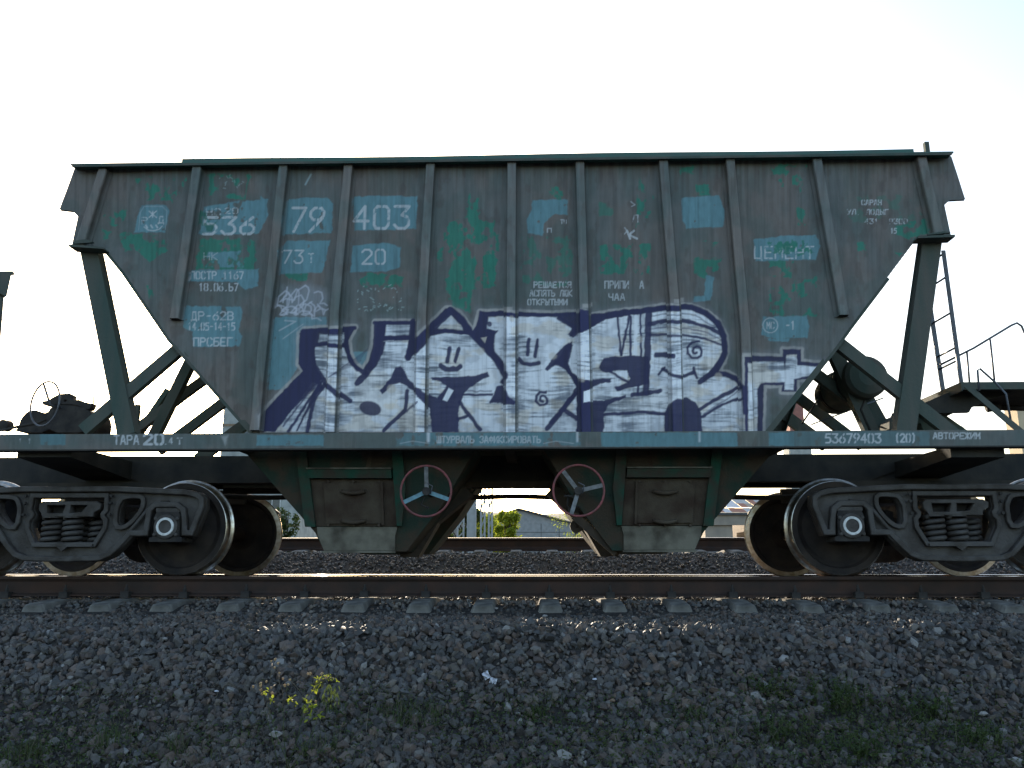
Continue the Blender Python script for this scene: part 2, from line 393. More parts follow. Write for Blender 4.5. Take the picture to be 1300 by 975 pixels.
def wall_paint(P3d):
    u, v = proj(P3d)
    P = Paint(u, v, background(u, v))
    g = lambda pts, th=.46, a=.9, **k: worn(P, pts, GRN, a, th, warp=4, **k)
    # green primer showing through
    g(c1((400, 505), (560, 510), (665, 530), (660, 600), (560, 655), (500, 610), (410, 590)), .38)
    g(c1((830, 540), (1010, 530), (1150, 550), (1140, 700), (1010, 715), (820, 700)), .40)
    g(c1((310, 400), (440, 370), (400, 460), (320, 450)), .5); g(c1((480, 190), (800, 190), (700, 330), (500, 320)), .58)
    g(c1((880, 180), (1120, 180), (1090, 320), (900, 300)), .55)
    g(c1((300, 480), (350, 500), (340, 540), (300, 540)), .5); g(c1((540, 790), (590, 800), (570, 860)), .4)
    g(c2((1150, 290), (1200, 300), (1210, 480), (1190, 640), (1170, 800), (1160, 940), (1060, 900), (1020, 780), (1060, 640), (1010, 520), (1030, 450), (1130, 420)), .36)
    g(c2((1180, 440), (1290, 430), (1300, 800), (1240, 740), (1170, 690)), .52); g(c2((950, 590), (1010, 580), (1000, 660), (960, 650)), .48)
    g(c2((600, 720), (790, 740), (780, 790), (560, 800), (540, 760)), .42); g(c2((120, 700), (270, 700), (250, 770), (160, 760)), .45)
    g(c3((0, 560), (150, 480), (120, 800), (0, 810)), .52); g(c3((270, 520), (545, 520), (545, 800), (270, 780)), .50, .6)
    g(c3((690, 330), (790, 330), (780, 415), (700, 410)), .47, .6); g(c3((700, 570), (980, 560), (980, 720), (700, 730)), .52)
    g(c3((910, 190), (990, 300), (960, 500), (900, 480)), .56); g(c3((420, 230), (500, 250), (480, 330), (420, 290)), .5)
    g(c4((75, 505), (190, 510), (175, 560), (120, 600), (75, 570)), .4); g(c4((110, 430), (175, 430), (150, 465)), .45)
    g(c4((10, 110), (80, 110), (70, 140), (10, 135)), .45); g(c4((80, 190), (135, 185), (140, 235), (80, 235)), .45)
    g(c4((390, 500), (510, 500), (490, 590), (400, 580)), .44); g(c4((520, 280), (555, 300), (550, 365), (525, 360)), .4)
    g(c4((410, 100), (560, 100), (540, 220), (420, 190)), .6); g(c4((400, 640), (620, 580), (600, 760), (400, 750)), .54)
    g(c4((940, 370), (1080, 330), (1100, 400), (1000, 425), (950, 400)), .42); g(c4((780, 440), (830, 440), (820, 505), (780, 500)), .42)
    g(c4((700, 240), (1000, 230), (1080, 340), (760, 350)), .52, .35); g(c4((945, 480), (975, 480), (960, 500)), .3)
    # blue number panels
    b = lambda pts, th=.26, a=.95, **k: worn(P, pts, BLU, a, th, warp=1.6, **k)
    b(c1((520, 350), (650, 345), (670, 380), (650, 500), (480, 498), (500, 400)), .2)
    b(c1((1075, 325), (1205, 320), (1215, 400), (1165, 505), (850, 512), (830, 505), (860, 430), (1040, 420)), .25); b(c1((860, 360), (1060, 325), (1080, 430), (850, 470)), .45)
    b(c1((880, 610), (1090, 600), (1080, 690), (870, 690)), .46); b(c1((780, 705), (1165, 700), (1160, 790), (1090, 815), (1040, 770), (775, 765)), .24)
    b(c2((0, 300), (45, 320), (0, 490)), .2)
    b(c2((255, 305), (380, 310), (402, 340), (395, 500), (120, 510), (120, 430), (150, 320)), .26)
    b(c2((515, 300), (700, 296), (868, 303), (860, 480), (520, 488)), .22)
    b(c2((150, 545), (388, 542), (345, 718), (100, 728), (100, 590)), .2)
    b(c2((510, 570), (700, 556), (775, 580), (768, 690), (700, 712), (498, 718)), .18)
    b(c5((145, 80), (455, 82), (470, 110), (445, 210), (465, 245), (450, 300), (200, 305), (190, 220), (140, 200)), .24)
    b(c5((640, 140), (930, 140), (930, 210), (780, 230), (780, 400), (700, 540), (610, 540), (625, 330)), .2)
    b(c5((1060, 330), (1180, 330), (1160, 430), (1110, 430)), .2)
    b(c3((330, 320), (520, 315), (520, 400), (440, 400), (395, 450), (385, 520), (305, 500), (300, 420), (325, 370)), .2)
    b(c4((20, 245), (180, 232), (205, 300), (200, 370), (40, 375), (20, 330)), .24); b(c4((125, 580), (160, 590), (145, 690), (70, 695), (75, 672), (115, 670)), .22)
    b(c4((330, 425), (450, 410), (600, 405), (622, 450), (600, 510), (340, 520)), .27)
    worn(P, c4((370, 430), (560, 430), (590, 480), (400, 480)), GRN, .9, .5, warp=4)
    b(c4((370, 760), (560, 755), (572, 800), (565, 850), (420, 855), (365, 840)), .2); b(c4((380, 850), (490, 855), (480, 870), (400, 866)), .4)
    # stencilled writing
    T = lambda *a, **k: text(P, *a, **k)
    T('536', 257, 322, 276, 297, wd=3.4, shear=.10, wear=.42); T('79', 367, 408, 264, 294, wd=3.4, shear=.16, wear=.42); T('403', 449, 519, 262, 290, wd=3.6, shear=.04, wear=.44)
    T('73', 358, 384, 318, 334, wd=2, shear=.1, wear=.3); T('Т', 392, 398, 322, 333, wd=1.6); T('20', 460, 489, 317, 335, wd=2.4, wear=.25)
    T('20', 286, 302, 264, 271, wd=1.2); T('НС', 262, 280, 265, 273, wd=1.3); T('НК', 259, 276, 321, 330, wd=1.2, a=.6)
    T('ПОСТР 1167', 242, 309, 345, 354, wd=1.5, wear=.38); T('18.06.Ь7', 253, 302, 360, 369, wd=1.5, wear=.38)
    T('ДР-62В', 243, 296, 396, 406, wd=1.6, wear=.4); T('14.05-14-15', 239, 298, 410, 419, wd=1.5, wear=.44); T('ПРСБЕГ', 246, 295, 429, 439, wd=1.7, wear=.36)
    T('Р', 180, 187, 276, 284, wd=1.4); T('Ж', 190, 198, 268, 276, wd=1.4); T('Д', 201, 208, 275, 283, wd=1.4); P.line([(183, 288), (188, 292), (195, 293), (202, 291), (206, 287)], 1.2, WHITE, .8)
    for i in range(3): P.line([(185 + i * 6.5, 286), (187 + i * 6.5, 289)], 2, WHITE, .7)
    P.line([(176, 292), (178, 270), (183, 262), (206, 262), (212, 268), (210, 291)], .9, WHITE, .35)
    T('РЕШАЕТСЯ', 678, 725, 358, 365, wd=1.4, wear=.42); T('АСПЯТЬ ЛЮК', 673, 726, 368.5, 376, wd=1.3, wear=.42); T('ОТКРЫТЫМИ', 670, 720, 380, 387, wd=1.4, wear=.42)
    T('ПРИПИ  А', 768, 817, 357, 366, wd=1.3, wear=.44); T('ЧАА', 773, 793, 373, 381, wd=1.3, wear=.40)
    T('К', 800, 809, 293, 303, wd=2.6, shear=-.4, wear=.35); T('Л', 803, 810, 273, 282, wd=1.2); P.line([(801, 256), (806, 260), (802, 262)], 1.3, WHITE, .7); P.line([(793, 289), (796, 293), (793, 297)], 1.2, WHITE, .7)
    T('П', 695, 700, 290, 295, wd=1.2); T('ТО', 712, 719, 279, 284, wd=1.2)
    T('ЦЕМЕНТ', 958, 1033, 313, 328, wd=1.8, wear=.48); T('МС', 973.5, 983, 409, 417, wd=1.3, wear=.3); T('-1', 998, 1009, 408, 418, wd=1.5, wear=.3)
    worn(P, c4((390, 435), (560, 435), (580, 490), (420, 490)), GRN, .9, .49, warp=4, ns=.2); worn(P, c1((840, 380), (960, 400), (900, 500), (835, 500)), GRN * .7, .8, .5, warp=3)
    P.line([(978 + 9.5 * math.cos(t * .45), 413 + 9.5 * math.sin(t * .45)) for t in range(15)], 1.2, WHITE, .75)
    T('САРАН', 1094, 1119, 254, 260, wd=1.3, wear=.42); T('УЛ. ЛОДЫГ', 1076, 1128, 266, 272, wd=1.2, wear=.5); T('431  9300', 1098, 1152, 278, 284, wd=1.2, wear=.5); T('15', 1131, 1138, 290, 296, wd=1.2, wear=.35)
    rr = random.Random(5)
    for i in range(46):
        x, y = 454 + rr.random() * 56, 361 + rr.random() * 34
        P.line([(x, y), (x + rr.uniform(-2, 3), y + rr.uniform(-1.5, 2))], 1.1, (.35, .45, .44), .8)
    for i in range(14):
        x, y = 278 + rr.random() * 36, 223 + rr.random() * 18
        P.line([(x, y), (x + rr.uniform(-3, 3), y + rr.uniform(-3, 3))], 1.1, (.30, .40, .40), .6)
    P.line(c2((280, 180), (250, 235)), 2.2, (.3, .4, .42), .8)
    # small looped tag
    k, m = P.mask_poly([(358, 366), (392, 360), (416, 372), (414, 404), (366, 402)], soft=8, warp=4); P.blend(k, m, (.40, .45, .52), .35)
    sc_ = [c2((95, 900), (140, 820), (165, 850), (120, 930), (150, 950), (200, 810), (215, 830), (170, 940), (210, 950)), c2((190, 870), (250, 790), (270, 820), (215, 900), (240, 940), (285, 880)), c2((80, 910), (130, 905), (150, 945), (110, 950), (170, 905), (200, 920), (190, 950)), c2((220, 900), (280, 905), (270, 945), (230, 950), (300, 960), (320, 900), (350, 950), (375, 920)), c2((150, 800), (110, 880), (180, 870)), c2((300, 830), (340, 830), (330, 890), (370, 900))]
    sc_ += [c5((650, 70), (690, 110), (720, 100), (680, 130), (750, 120), (780, 100), (760, 130), (830, 110), (850, 150), (900, 160)), c5((690, 60), (720, 10), (740, 60), (790, 20), (800, 80), (750, 90)), c5((840, 60), (870, 110), (920, 100), (880, 70))]
    for q in sc_: 
        w_ = [q[0]]
        for p0, p1 in zip(q[:-1], q[1:]): w_ += [((p0[0] + p1[0]) / 2 + (p1[1] - p0[1]) * .18, (p0[1] + p1[1]) / 2 - (p1[0] - p0[0]) * .18), p1]
        P.line(w_, 1.8, (.56, .57, .64), .7, soft=.9)
    P.line(c5((670, 215), (760, 165), (700, 160)), 1.8, (.5, .52, .56), .6); P.line(c5((690, 260), (800, 180)), 1.4, (.5, .52, .56), .5)
    graffiti(P)
    # dirt runs down everything a little
    d = (1 - .20 * sstep(.5, .8, fbm(u * .3, v * .015, 7, 3)))[:, None]
    return P.c * d

def graffiti(P):
    SIL = c5((575, 770), (570, 680), (650, 590), (800, 437), (775, 400), (780, 230), (800, 210), (930, 198), (1090, 193), (1050, 270), (1060, 340), (1090, 400), (1130, 430), (1160, 380), (1185, 290), (1190, 200), (1195, 165))
    SIL += c6((330, 165), (330, 255), (400, 190), (500, 95), (530, 92), (580, 120), (650, 215), (668, 190), (690, 112), (720, 112), (835, 108), (1100, 120), (1235, 112))
    SIL += c7((132, 85), (155, 85), (170, 112), (300, 90), (420, 78), (550, 60), (640, 66), (710, 92), (765, 135), (798, 200), (806, 270), (792, 320), (765, 368), (810, 372), (855, 400), (888, 435), (900, 550), (900, 645))
    CRS = c7((890, 645), (888, 292), (1060, 300), (1060, 265), (1145, 265), (1145, 320), (1240, 330), (1195, 402), (1125, 405), (1125, 460), (1055, 460), (1060, 430), (975, 430), (968, 645))
    # pale outline first, overspray, then navy
    for S_ in (SIL, CRS):
        k, m = P.mask_poly(S_, soft=7, grow=6, warp=3)
        if m is not None: P.blend(k, m, (.30, .31, .36), .30)
        k, m = P.mask_poly(S_, soft=1.1, grow=3.6, warp=.8)
        if m is not None: P.blend(k, m * (.55 + .45 * sstep(.35, .55, fbm(P.u[k] * .05, P.v[k] * .05, 3))), np.array((.46, .43, .41)), .85)
        k, m = P.mask_poly(S_, soft=.9, grow=0, warp=.8)
        if m is not None: P.blend(k, m, NAVY[None] * (.6 + .6 * fbm(P.u[k] * .3, P.v[k] * .1, 2))[:, None], .97)
    def fill(pts, a=1.0, bright=1.0, warp=1.0, creamy=0):
        k, m = P.mask_poly(pts, soft=1.1, warp=warp)
        if m is None: return
        u, v = P.u[k], P.v[k]
        uu = u + 6 * vn(u * .05, v * .05, 3); vv = v + 5 * vn(u * .04, v * .03, 5)
        br = fbm(uu * .035, vv * .42, 1, 4); vr = fbm(u * .7, v * .06, 4, 3); bl = fbm(u * .035, v * .035, 6, 4)
        t = (sstep(.33, .60, br * .52 + vr * .08 + bl * .50) * (1 - .30 * sstep(.5, .7, fbm(u * .06 + 2, v * .09, 0, 3)) - .22 * sstep(505, 548, v)))[:, None] * bright
        dark = np.array((.19, .215, .26)); col = dark * (1 - t) + SILV * t
        cr = (sstep(.54, .68, fbm(u * .035 + 3, v * .06, 5)) * .6 + creamy)[:, None]
        col = col * (1 - cr) + CREAM * (.55 + .55 * t) * cr
        P.blend(k, m, col, a * .96)
    F1 = c5((890, 235), (1030, 228), (1028, 285), (925, 282), (885, 288)); fill(F1, bright=.75)
    BIG = c5((870, 305), (925, 300), (1028, 308), (1045, 365), (1085, 425), (1145, 470), (1205, 410), (1245, 330), (1255, 275), (1300, 268))
    BIG += c6((160, 275), (300, 268), (285, 355), (300, 375), (390, 290), (420, 245), (500, 228), (640, 240), (740, 350), (825, 455), (800, 500), (835, 525), (835, 130), (890, 135), (1120, 140), (1210, 215), (1190, 245), (1240, 215))
    BIG += c7((125, 185), (175, 165), (250, 125), (305, 118), (440, 95), (560, 82), (640, 84), (705, 115), (752, 155), (780, 215), (782, 280), (755, 330), (725, 365), (690, 410), (745, 390), (800, 392), (845, 415), (870, 440), (880, 550), (892, 645))
    BIG += c5((915, 770), (915, 530), (880, 440), (862, 340))
    fill(BIG)
    fill(c6((175, 185), (310, 180), (305, 240), (168, 245)), bright=.8); fill(c6((440, 200), (530, 125), (590, 195), (600, 220), (500, 208)), bright=.7)
    fill(c6((735, 140), (835, 138), (835, 400), (770, 330), (775, 215), (730, 205)), bright=.85)
    fill(c5((650, 770), (850, 500), (880, 510), (760, 770)), bright=.75); fill(c5((770, 770), (880, 560), (915, 530), (920, 770), (850, 770)), bright=.85)
    fill(c6((0, 430), (170, 440), (260, 560), (180, 700), (0, 640)), creamy=.4, a=.7); fill(c6((560, 430), (780, 430), (800, 500), (600, 540)), creamy=.35, a=.6)
    fill(c7((200, 300), (400, 290), (300, 380), (200, 400)), creamy=.25, a=.5); fill(c7((250, 520), (520, 430), (700, 440), (690, 500), (400, 560)), creamy=.35, a=.5)
    fill(c7((903, 322), (1062, 320), (1068, 350), (1080, 290), (1125, 290), (1125, 338), (1235, 346), (1195, 386), (1113, 400), (1110, 452), (1070, 452), (1070, 415), (962, 420), (945, 445), (943, 645), (905, 645)), bright=.95)
    N = lambda pts, w, a=.96: P.line(pts, w * 1.02, NAVY, a, soft=1.0, warp=1.6)
    A = lambda pts, a=.97: P.poly(pts, NAVY * 1.0, a, soft=1.0, warp=1.6, grow=.5)
    # first letter
    A(c5((790, 215), (880, 218), (868, 262), (860, 310), (872, 420), (905, 480), (820, 565), (700, 690), (645, 770), (575, 770), (575, 680), (800, 440), (780, 400)))
    N(c5((860, 292), (930, 284), (1035, 292)), 4.5); N(c5((800, 218), (1085, 203)), 5); N(c5((868, 420), (920, 500), (990, 555), (1058, 600)), 7)
    N(c5((925, 510), (870, 575), (850, 640), (825, 770)), 5); N(c5((900, 500), (840, 590), (720, 770)), 3.5); N(c5((890, 500), (790, 610), (690, 740)), 2.4, .8)
    N(c5((1040, 205), (1036, 300), (1060, 380), (1100, 430), (1150, 450)), 5.5); N(c5((1225, 180), (1215, 300), (1190, 380), (1150, 450), (1100, 505)), 8)
    for i in range(26):
        x = 930 + i * 7; N(c5((x, 470 - i * 3), (x + 50, 440 - i * 5)), 1.0, .35)
    P.poly([(470 + 14 * math.cos(t * .4), 518.5 + 9.5 * math.sin(t * .4 + .2)) for t in range(16)], (.04, .038, .09), .95, soft=1.2)
    N(c6((110, 172), (330, 172)), 4.5); N(c6((160, 255), (312, 255)), 5); N(c6((322, 165), (318, 260), (296, 362)), 8); N(c6((165, 172), (155, 260)), 5)
    # hat and second letter
    N(c6((292, 362), (330, 300), (400, 225), (530, 105)), 9); N(c6((530, 105), (590, 155), (640, 225), (760, 350), (830, 455)), 8.5); N(c6((400, 232), (500, 215), (640, 232)), 5)
    A(c6((690, 110), (725, 115), (725, 208), (790, 215), (765, 240), (765, 345), (720, 300), (650, 232), (680, 180)))
    P.poly(c6((695, 255), (728, 250), (718, 285)), CREAM, .8, soft=.8)
    P.line(c6((742, 178), (743, 181)), 6, NAVY, .9, soft=.8)
    N(c6((720, 127), (835, 112), (890, 130), (1100, 130), (1225, 122)), 4.5); N(c6((1125, 145), (1220, 208)), 5)
    A(c6((1240, 90), (1300, 100), (1300, 182), (1240, 205), (1195, 248), (1180, 235), (1200, 200), (1235, 190)))
    N(c6((525, 310), (512, 385)), 5); N(c6((575, 315), (553, 385)), 5); N(c6((475, 408), (500, 427), (560, 427), (580, 412)), 6.5)
    A(c6((425, 475), (500, 472), (600, 470), (680, 460), (732, 445), (738, 465), (690, 490), (640, 522), (600, 562), (585, 600), (572, 640), (570, 775), (430, 775), (418, 650), (385, 605), (335, 555), (292, 520), (250, 498), (210, 512), (150, 562), (140, 545), (198, 480), (228, 420), (250, 412), (272, 430), (290, 480), (340, 520), (400, 560), (455, 590), (480, 560), (505, 520), (475, 495), (430, 488)))
    P.poly(c6((518, 530), (545, 545), (510, 606), (485, 596)), SILV, .95, soft=.8)
    N(c6((290, 545), (282, 650), (160, 765)), 5); N(c6((345, 600), (290, 660)), 2.5, .8); N(c6((580, 610), (690, 760)), 5); N(c6((570, 702), (620, 685)), 4)
    N(c6((598, 548), (750, 550)), 1.6, .7); N(c6((600, 568), (755, 568)), 3)
    A(c6((742, 605), (770, 572), (780, 525), (810, 515), (835, 530), (850, 570), (887, 595), (880, 612), (750, 614)))
    N(c6((958, 265), (952, 350)), 4.6); N(c6((1007, 265), (993, 355)), 4.6); N(c6((905, 370), (930, 395), (970, 405), (1012, 392)), 5.5)
    N([(688.9 + (2.2 + .62 * t) * math.cos(t * .75 - 4.6), 507.3 + (2.2 + .62 * t) * math.sin(t * .75 - 4.6)) for t in range(14)], 3.4)
    A(c6((1052, 428), (1100, 360), (1150, 300), (1180, 285), (1202, 295), (1175, 340), (1170, 400), (1195, 445), (1230, 475), (1310, 488), (1310, 520), (1265, 540), (1255, 600), (1310, 605), (1310, 775), (1225, 775), (1225, 560), (1230, 530), (1180, 450), (1140, 412), (1100, 408), (1060, 436)))
    P.poly(c6((1262, 545), (1300, 530), (1300, 600), (1262, 600)), SILV, .95, soft=.7)
    N(c6((1230, 535), (1150, 650), (1060, 755)), 6); N(c6((1150, 650), (1222, 698)), 6)
    # third letter
    A(c7((130, 85), (155, 85), (175, 125), (178, 165), (130, 182), (100, 212), (85, 205), (110, 160), (125, 130)))
    A(c7((160, 110), (250, 98), (320, 85), (432, 80), (432, 98), (320, 115), (250, 128), (175, 165)))
    N(c7((430, 88), (560, 68), (640, 72), (710, 100), (765, 145), (792, 210), (796, 280), (772, 330), (740, 372), (680, 415)), 7)
    N(c7((305, 115), (318, 290)), 2.8); N(c7((358, 110), (320, 290)), 3.2); N(c7((364, 115), (362, 290)), 3.2); N(c7((408, 105), (412, 300)), 3); N(c7((446, 88), (440, 300), (435, 462)), 8)
    P.line(c7((388, 115), (385, 290)), 4.5, SILV, .8)
    A(c7((218, 345), (240, 308), (300, 300), (400, 295), (445, 300), (445, 420), (400, 432), (300, 455), (293, 440), (350, 420), (360, 400), (345, 360), (300, 362), (250, 372), (225, 362)))
    P.poly(c7((310, 375), (352, 375), (348, 408)), SILV, .9, soft=.7); N(c7((268, 368), (350, 415)), 3.2); N(c7((370, 476), (500, 455)), 5.5); N(c7((400, 430), (395, 470)), 3)
    N(c7((450, 148), (560, 130), (640, 140), (720, 165), (790, 200)), 5); N(c7((450, 200), (560, 195), (620, 200), (700, 215), (780, 245)), 3, .9); N(c7((450, 172), (560, 160), (700, 185), (785, 222)), 1.8, .6); N(c7((455, 112), (560, 100), (660, 108), (750, 165)), 1.8, .6)
    N([(883.5 + (2.0 + .8 * t) * math.cos(t * .72 + 1.2), 446 + (2.0 + .8 * t) * math.sin(t * .72 + 1.2)) for t in range(15)], 3.0)
    N(c7((480, 290), (560, 290)), 6.5); N(c7((490, 382), (520, 350)), 3); N(c7((510, 355), (560, 380), (610, 387), (655, 370)), 4.2); N(c7((652, 350), (665, 395)), 3.4)
    A(c7((520, 645), (520, 560), (540, 512), (580, 487), (620, 487), (660, 512), (685, 560), (690, 645)))
    N(c7((745, 375), (800, 378), (850, 400), (885, 440), (890, 550)), 6); N(c7((680, 540), (780, 480), (870, 435)), 4.5); N(c7((690, 575), (780, 520), (880, 485)), 3.4); N(c7((700, 560), (870, 450)), 1.6, .6)
    A(c7((0, 342), (40, 300), (68, 245), (95, 235), (92, 262), (76, 330), (92, 370), (130, 395), (180, 405), (270, 398), (270, 412), (190, 432), (150, 447), (148, 500), (240, 502), (340, 474), (342, 487), (260, 517), (242, 560), (238, 645), (118, 645), (118, 450), (105, 412), (60, 350), (30, 335)))
    P.poly(c7((150, 452), (176, 446), (176, 496), (150, 502)), SILV, .95, soft=.7); N(c7((242, 565), (420, 552), (520, 562)), 4.5); N(c7((0, 600), (110, 470)), 5.5)
    for x, y, r in ((650, 403, 4), (812, 431, 4.5), (610, 446, 5), (555, 487, 4), (702, 452, 5), (718, 478, 4), (632, 518, 5), (740, 480, 3.5), (497, 494, 6), (912, 478, 5)):
        P.poly([(x + r * math.cos(t * .7), y + r * math.sin(t * .7)) for t in range(9)], CREAM * .85, .55, soft=1.5, warp=1)
    for x, y in ((640, 388), (741, 384), (857, 378), (944, 446)):      # paint caught on rib shoulders
        P.poly(rect(x - 1, y, x + 11, y + 5), (.45, .42, .40), .6, soft=1)

def sill_paint(P3d):
    u, v = proj(P3d); P = Paint(u, v, background(u, v * 1.0 + 60))
    b = lambda pts, th=.2, a=.95, **k: worn(P, pts, BLU * .86, a, th, warp=1.2, **k)
    b(rect(51, 550, 83, 565)); b(rect(326, 552, 411, 566)); b(rect(503, 549, 737, 566), .40, .7); b(rect(545, 549, 690, 566), .3, .7); b(rect(763, 549, 936, 567)); b(rect(976, 549, 1009, 566)); b(rect(1010, 548, 1180, 566), .3, .55)
    P.poly(rect(0, 549, 320, 568), (.06, .11, .11), .35, soft=6); P.poly(rect(1000, 547, 1300, 566), (.06, .10, .10), .35, soft=6)
    T = lambda *a, **k: text(P, *a, **k)
    T('ТАРА', 145, 176, 553, 564, wd=1.8, wear=.34); T('20', 183, 207, 551, 564, wd=3.2, wear=.36); T('.4', 208, 219, 556, 564, wd=1.5); T('Т', 225, 231, 556, 564, wd=1.6)
    T('ШТУРВАЛЬ ЗАФИКСИРОВАТЬ', 555, 686, 554, 562, wd=1.5, wear=.38, a=.7); P.line([(508, 563), (524, 560), (545, 563)], 1, WHITE, .5); P.line([(690, 563), (706, 560), (728, 563)], 1, WHITE, .5)
    T('53679403', 1048, 1118, 551, 562, wd=2.0, wear=.34); T('(20)', 1136, 1163, 551, 561, wd=2.0, wear=.32); T('АВТОРЕЖИМ', 1185, 1244, 549.5, 557, wd=1.5, wear=.36)
    for x in (543, 544.5, 733, 888): P.line([(x, 548), (x, 560)], 2.5, SILV, .5, soft=1.5)
    P.poly([(281, 553), (290, 552), (286, 566)], (.45, .46, .46), .5, soft=2, warp=2); T('1', 36, 39, 557, 563, wd=1.2, a=.5); T('1', 24, 28, 557, 563, wd=1.2, a=.5)
    return P.c

def painted(name, V, F, parent, fn, matk="paint"):
    me = bpy.data.meshes.new(name)
    me.vertices.add(len(V)); me.vertices.foreach_set('co', V.astype(np.float32).ravel())
    me.loops.add(F.size); me.loops.foreach_set('vertex_index', F.ravel().astype(np.int32))
    me.polygons.add(len(F)); me.polygons.foreach_set('loop_start', np.arange(0, F.size, 4, dtype=np.int32))
    me.update(calc_edges=True)
    col = np.ones((len(V), 4), np.float32); col[:, :3] = fn(V)
    at = me.color_attributes.new("Col", 'FLOAT_COLOR', 'POINT'); at.data.foreach_set('color', col.ravel())
    me.materials.append(M[matk])
    return link(name, me, parent)
def grid_quads(nx, nz):
    i = np.arange(nx - 1)[:, None] * nz + np.arange(nz - 1)[None]
    i = i.ravel(); return np.stack([i, i + nz, i + nz + 1, i + 1], 1)
def grid_wall(name, poly, Y, step, parent, fn):
    """flat sheet in the plane Y=const filling a traced polygon (x, z)"""
    pa = np.array(poly); x0, z0 = pa.min(0) - step; x1, z1 = pa.max(0) + step
    xs = np.arange(x0, x1 + step, step); zs = np.arange(z0, z1 + step, step)
    X, Z = np.meshgrid(xs, zs, indexing='ij'); X = X.ravel().copy(); Z = Z.ravel().copy()
    ins = inside(X, Z, poly)
    F = grid_quads(len(xs), len(zs)); F = F[ins[F].sum(1) >= 2]
    use = np.zeros(len(X), bool); use[F.ravel()] = True
    out = np.nonzero(use & ~ins)[0]
    best = np.full(len(out), 1e9); bx = X[out].copy(); bz = Z[out].copy()
    for i in range(len(poly)):
        a, b = poly[i], poly[(i + 1) % len(poly)]; dx, dz = b[0] - a[0], b[1] - a[1]
        t = np.clip(((X[out] - a[0]) * dx + (Z[out] - a[1]) * dz) / (dx * dx + dz * dz + 1e-12), 0, 1)
        qx, qz = a[0] + t * dx, a[1] + t * dz; d = np.hypot(X[out] - qx, Z[out] - qz); k = d < best
        best[k] = d[k]; bx[k] = qx[k]; bz[k] = qz[k]
    X[out] = bx; Z[out] = bz
    idx = -np.ones(len(X), np.int64); idx[use] = np.arange(use.sum())
    V = np.stack([X[use], np.full(use.sum(), Y), Z[use]], 1)
    # shallow dents so the plate does not read as a perfect plane
    V[:, 1] += (fbm(V[:, 0] * 1.3 + 5, V[:, 2] * 1.1, 2, 3) - .5) * .03
    return painted(name, V, idx[F], parent, fn)
# ------------------------------------------------------------------ ground profile
GP = [(-400, -3.2), (-60, -2.2), (-9, -1.6), (-4.5, -1.22), (-3.15, -.80), (-2.50, -.385), (-2.3, -.355), (-1.5, -.315), (-1.33, -.275), (-1.12, -.232), (1.15, -.232), (1.9, -.25), (2.3, -.16), (3.6, .22), (3.95, .27), (6.7, .27), (7.2, .22), (8.6, -.5), (14, -.9), (60, -1.2), (300, -2), (3500, -6)]
GY = np.array([p[0] for p in GP]); GZ = np.array([p[1] for p in GP])
def gz(x, y):
    z = np.interp(y, GY, GZ)
    near = ((y < -1.6) & (y > -12)) | (y > 8)
    return z + np.where(near, (fbm(np.asarray(x) * .9 + 3, np.asarray(y) * 1.3, 5, 3) - .5) * .10, (fbm(np.asarray(x) * 2, np.asarray(y) * 2, 6, 2) - .5) * .02)
def gpt(u, v):
    for Y in np.arange(-6, 8, .01):
        x, z = W(u, v, Y)
        if z <= gz(x, Y): return Vector((x, Y, float(gz(x, Y))))
    return Vector((*W(u, v, -3)[:1], -3, -.7))
def build_ground():
    ys = np.concatenate([[-400, -200, -100, -60, -30, -15], np.arange(-9, 9.01, .12), [10, 12, 14, 20, 30, 60, 100, 300, 1000, 3500]])
    xs = np.concatenate([[-3000, -800, -300, -120, -60, -30, -20], np.arange(-14, 14.01, .14), [20, 30, 60, 120, 300, 800, 3000]])
    X, Y = np.meshgrid(xs, ys, indexing='ij'); Z = gz(X.ravel(), Y.ravel()) - .012
    b = MB(); b.add(list(zip(X.ravel(), Y.ravel(), Z)), [tuple(q) for q in grid_quads(len(xs), len(ys))], 'soil', True)
    tag(b.build('ground', fix=False), kind='structure')

# ------------------------------------------------------------------ the hopper wagon
wagon = empty('hopper_wagon', (0, 0, 0), 'dark green hopper wagon with blue and silver graffiti letters on its side', 'freight wagon')
YW, YR, YS = -1.45, -1.525, -1.56
WALL = [(95, 211), (75, 266), (92, 268), (99, 275), (91, 314), (135, 318), (157, 345), (215, 430), (320, 549), (975, 549), (1060, 442), (1080, 414), (1127, 352), (1163, 304), (1208, 302), (1199, 260), (1206, 254), (1226, 253), (1208, 198), (1160, 194), (900, 196), (570, 202), (240, 208)]
WALLW = [W(u, v, YW) for u, v in WALL]
ws = grid_wall('side_wall', WALLW, YW, .0068, wagon, wall_paint); tag(ws, 'near side wall with stencilled numbers and graffiti')
# thickness behind the painted skin
b = MB(); b.plate([(x, z) for x, z in WALLW], YW + .022, YW + .034, 'green'); b.build('side_lining', wagon)
b = MB(); b.plate([(x, z) for x, z in WALLW], -YW - .01, -YW, 'green'); b.build('side_wall', wagon)
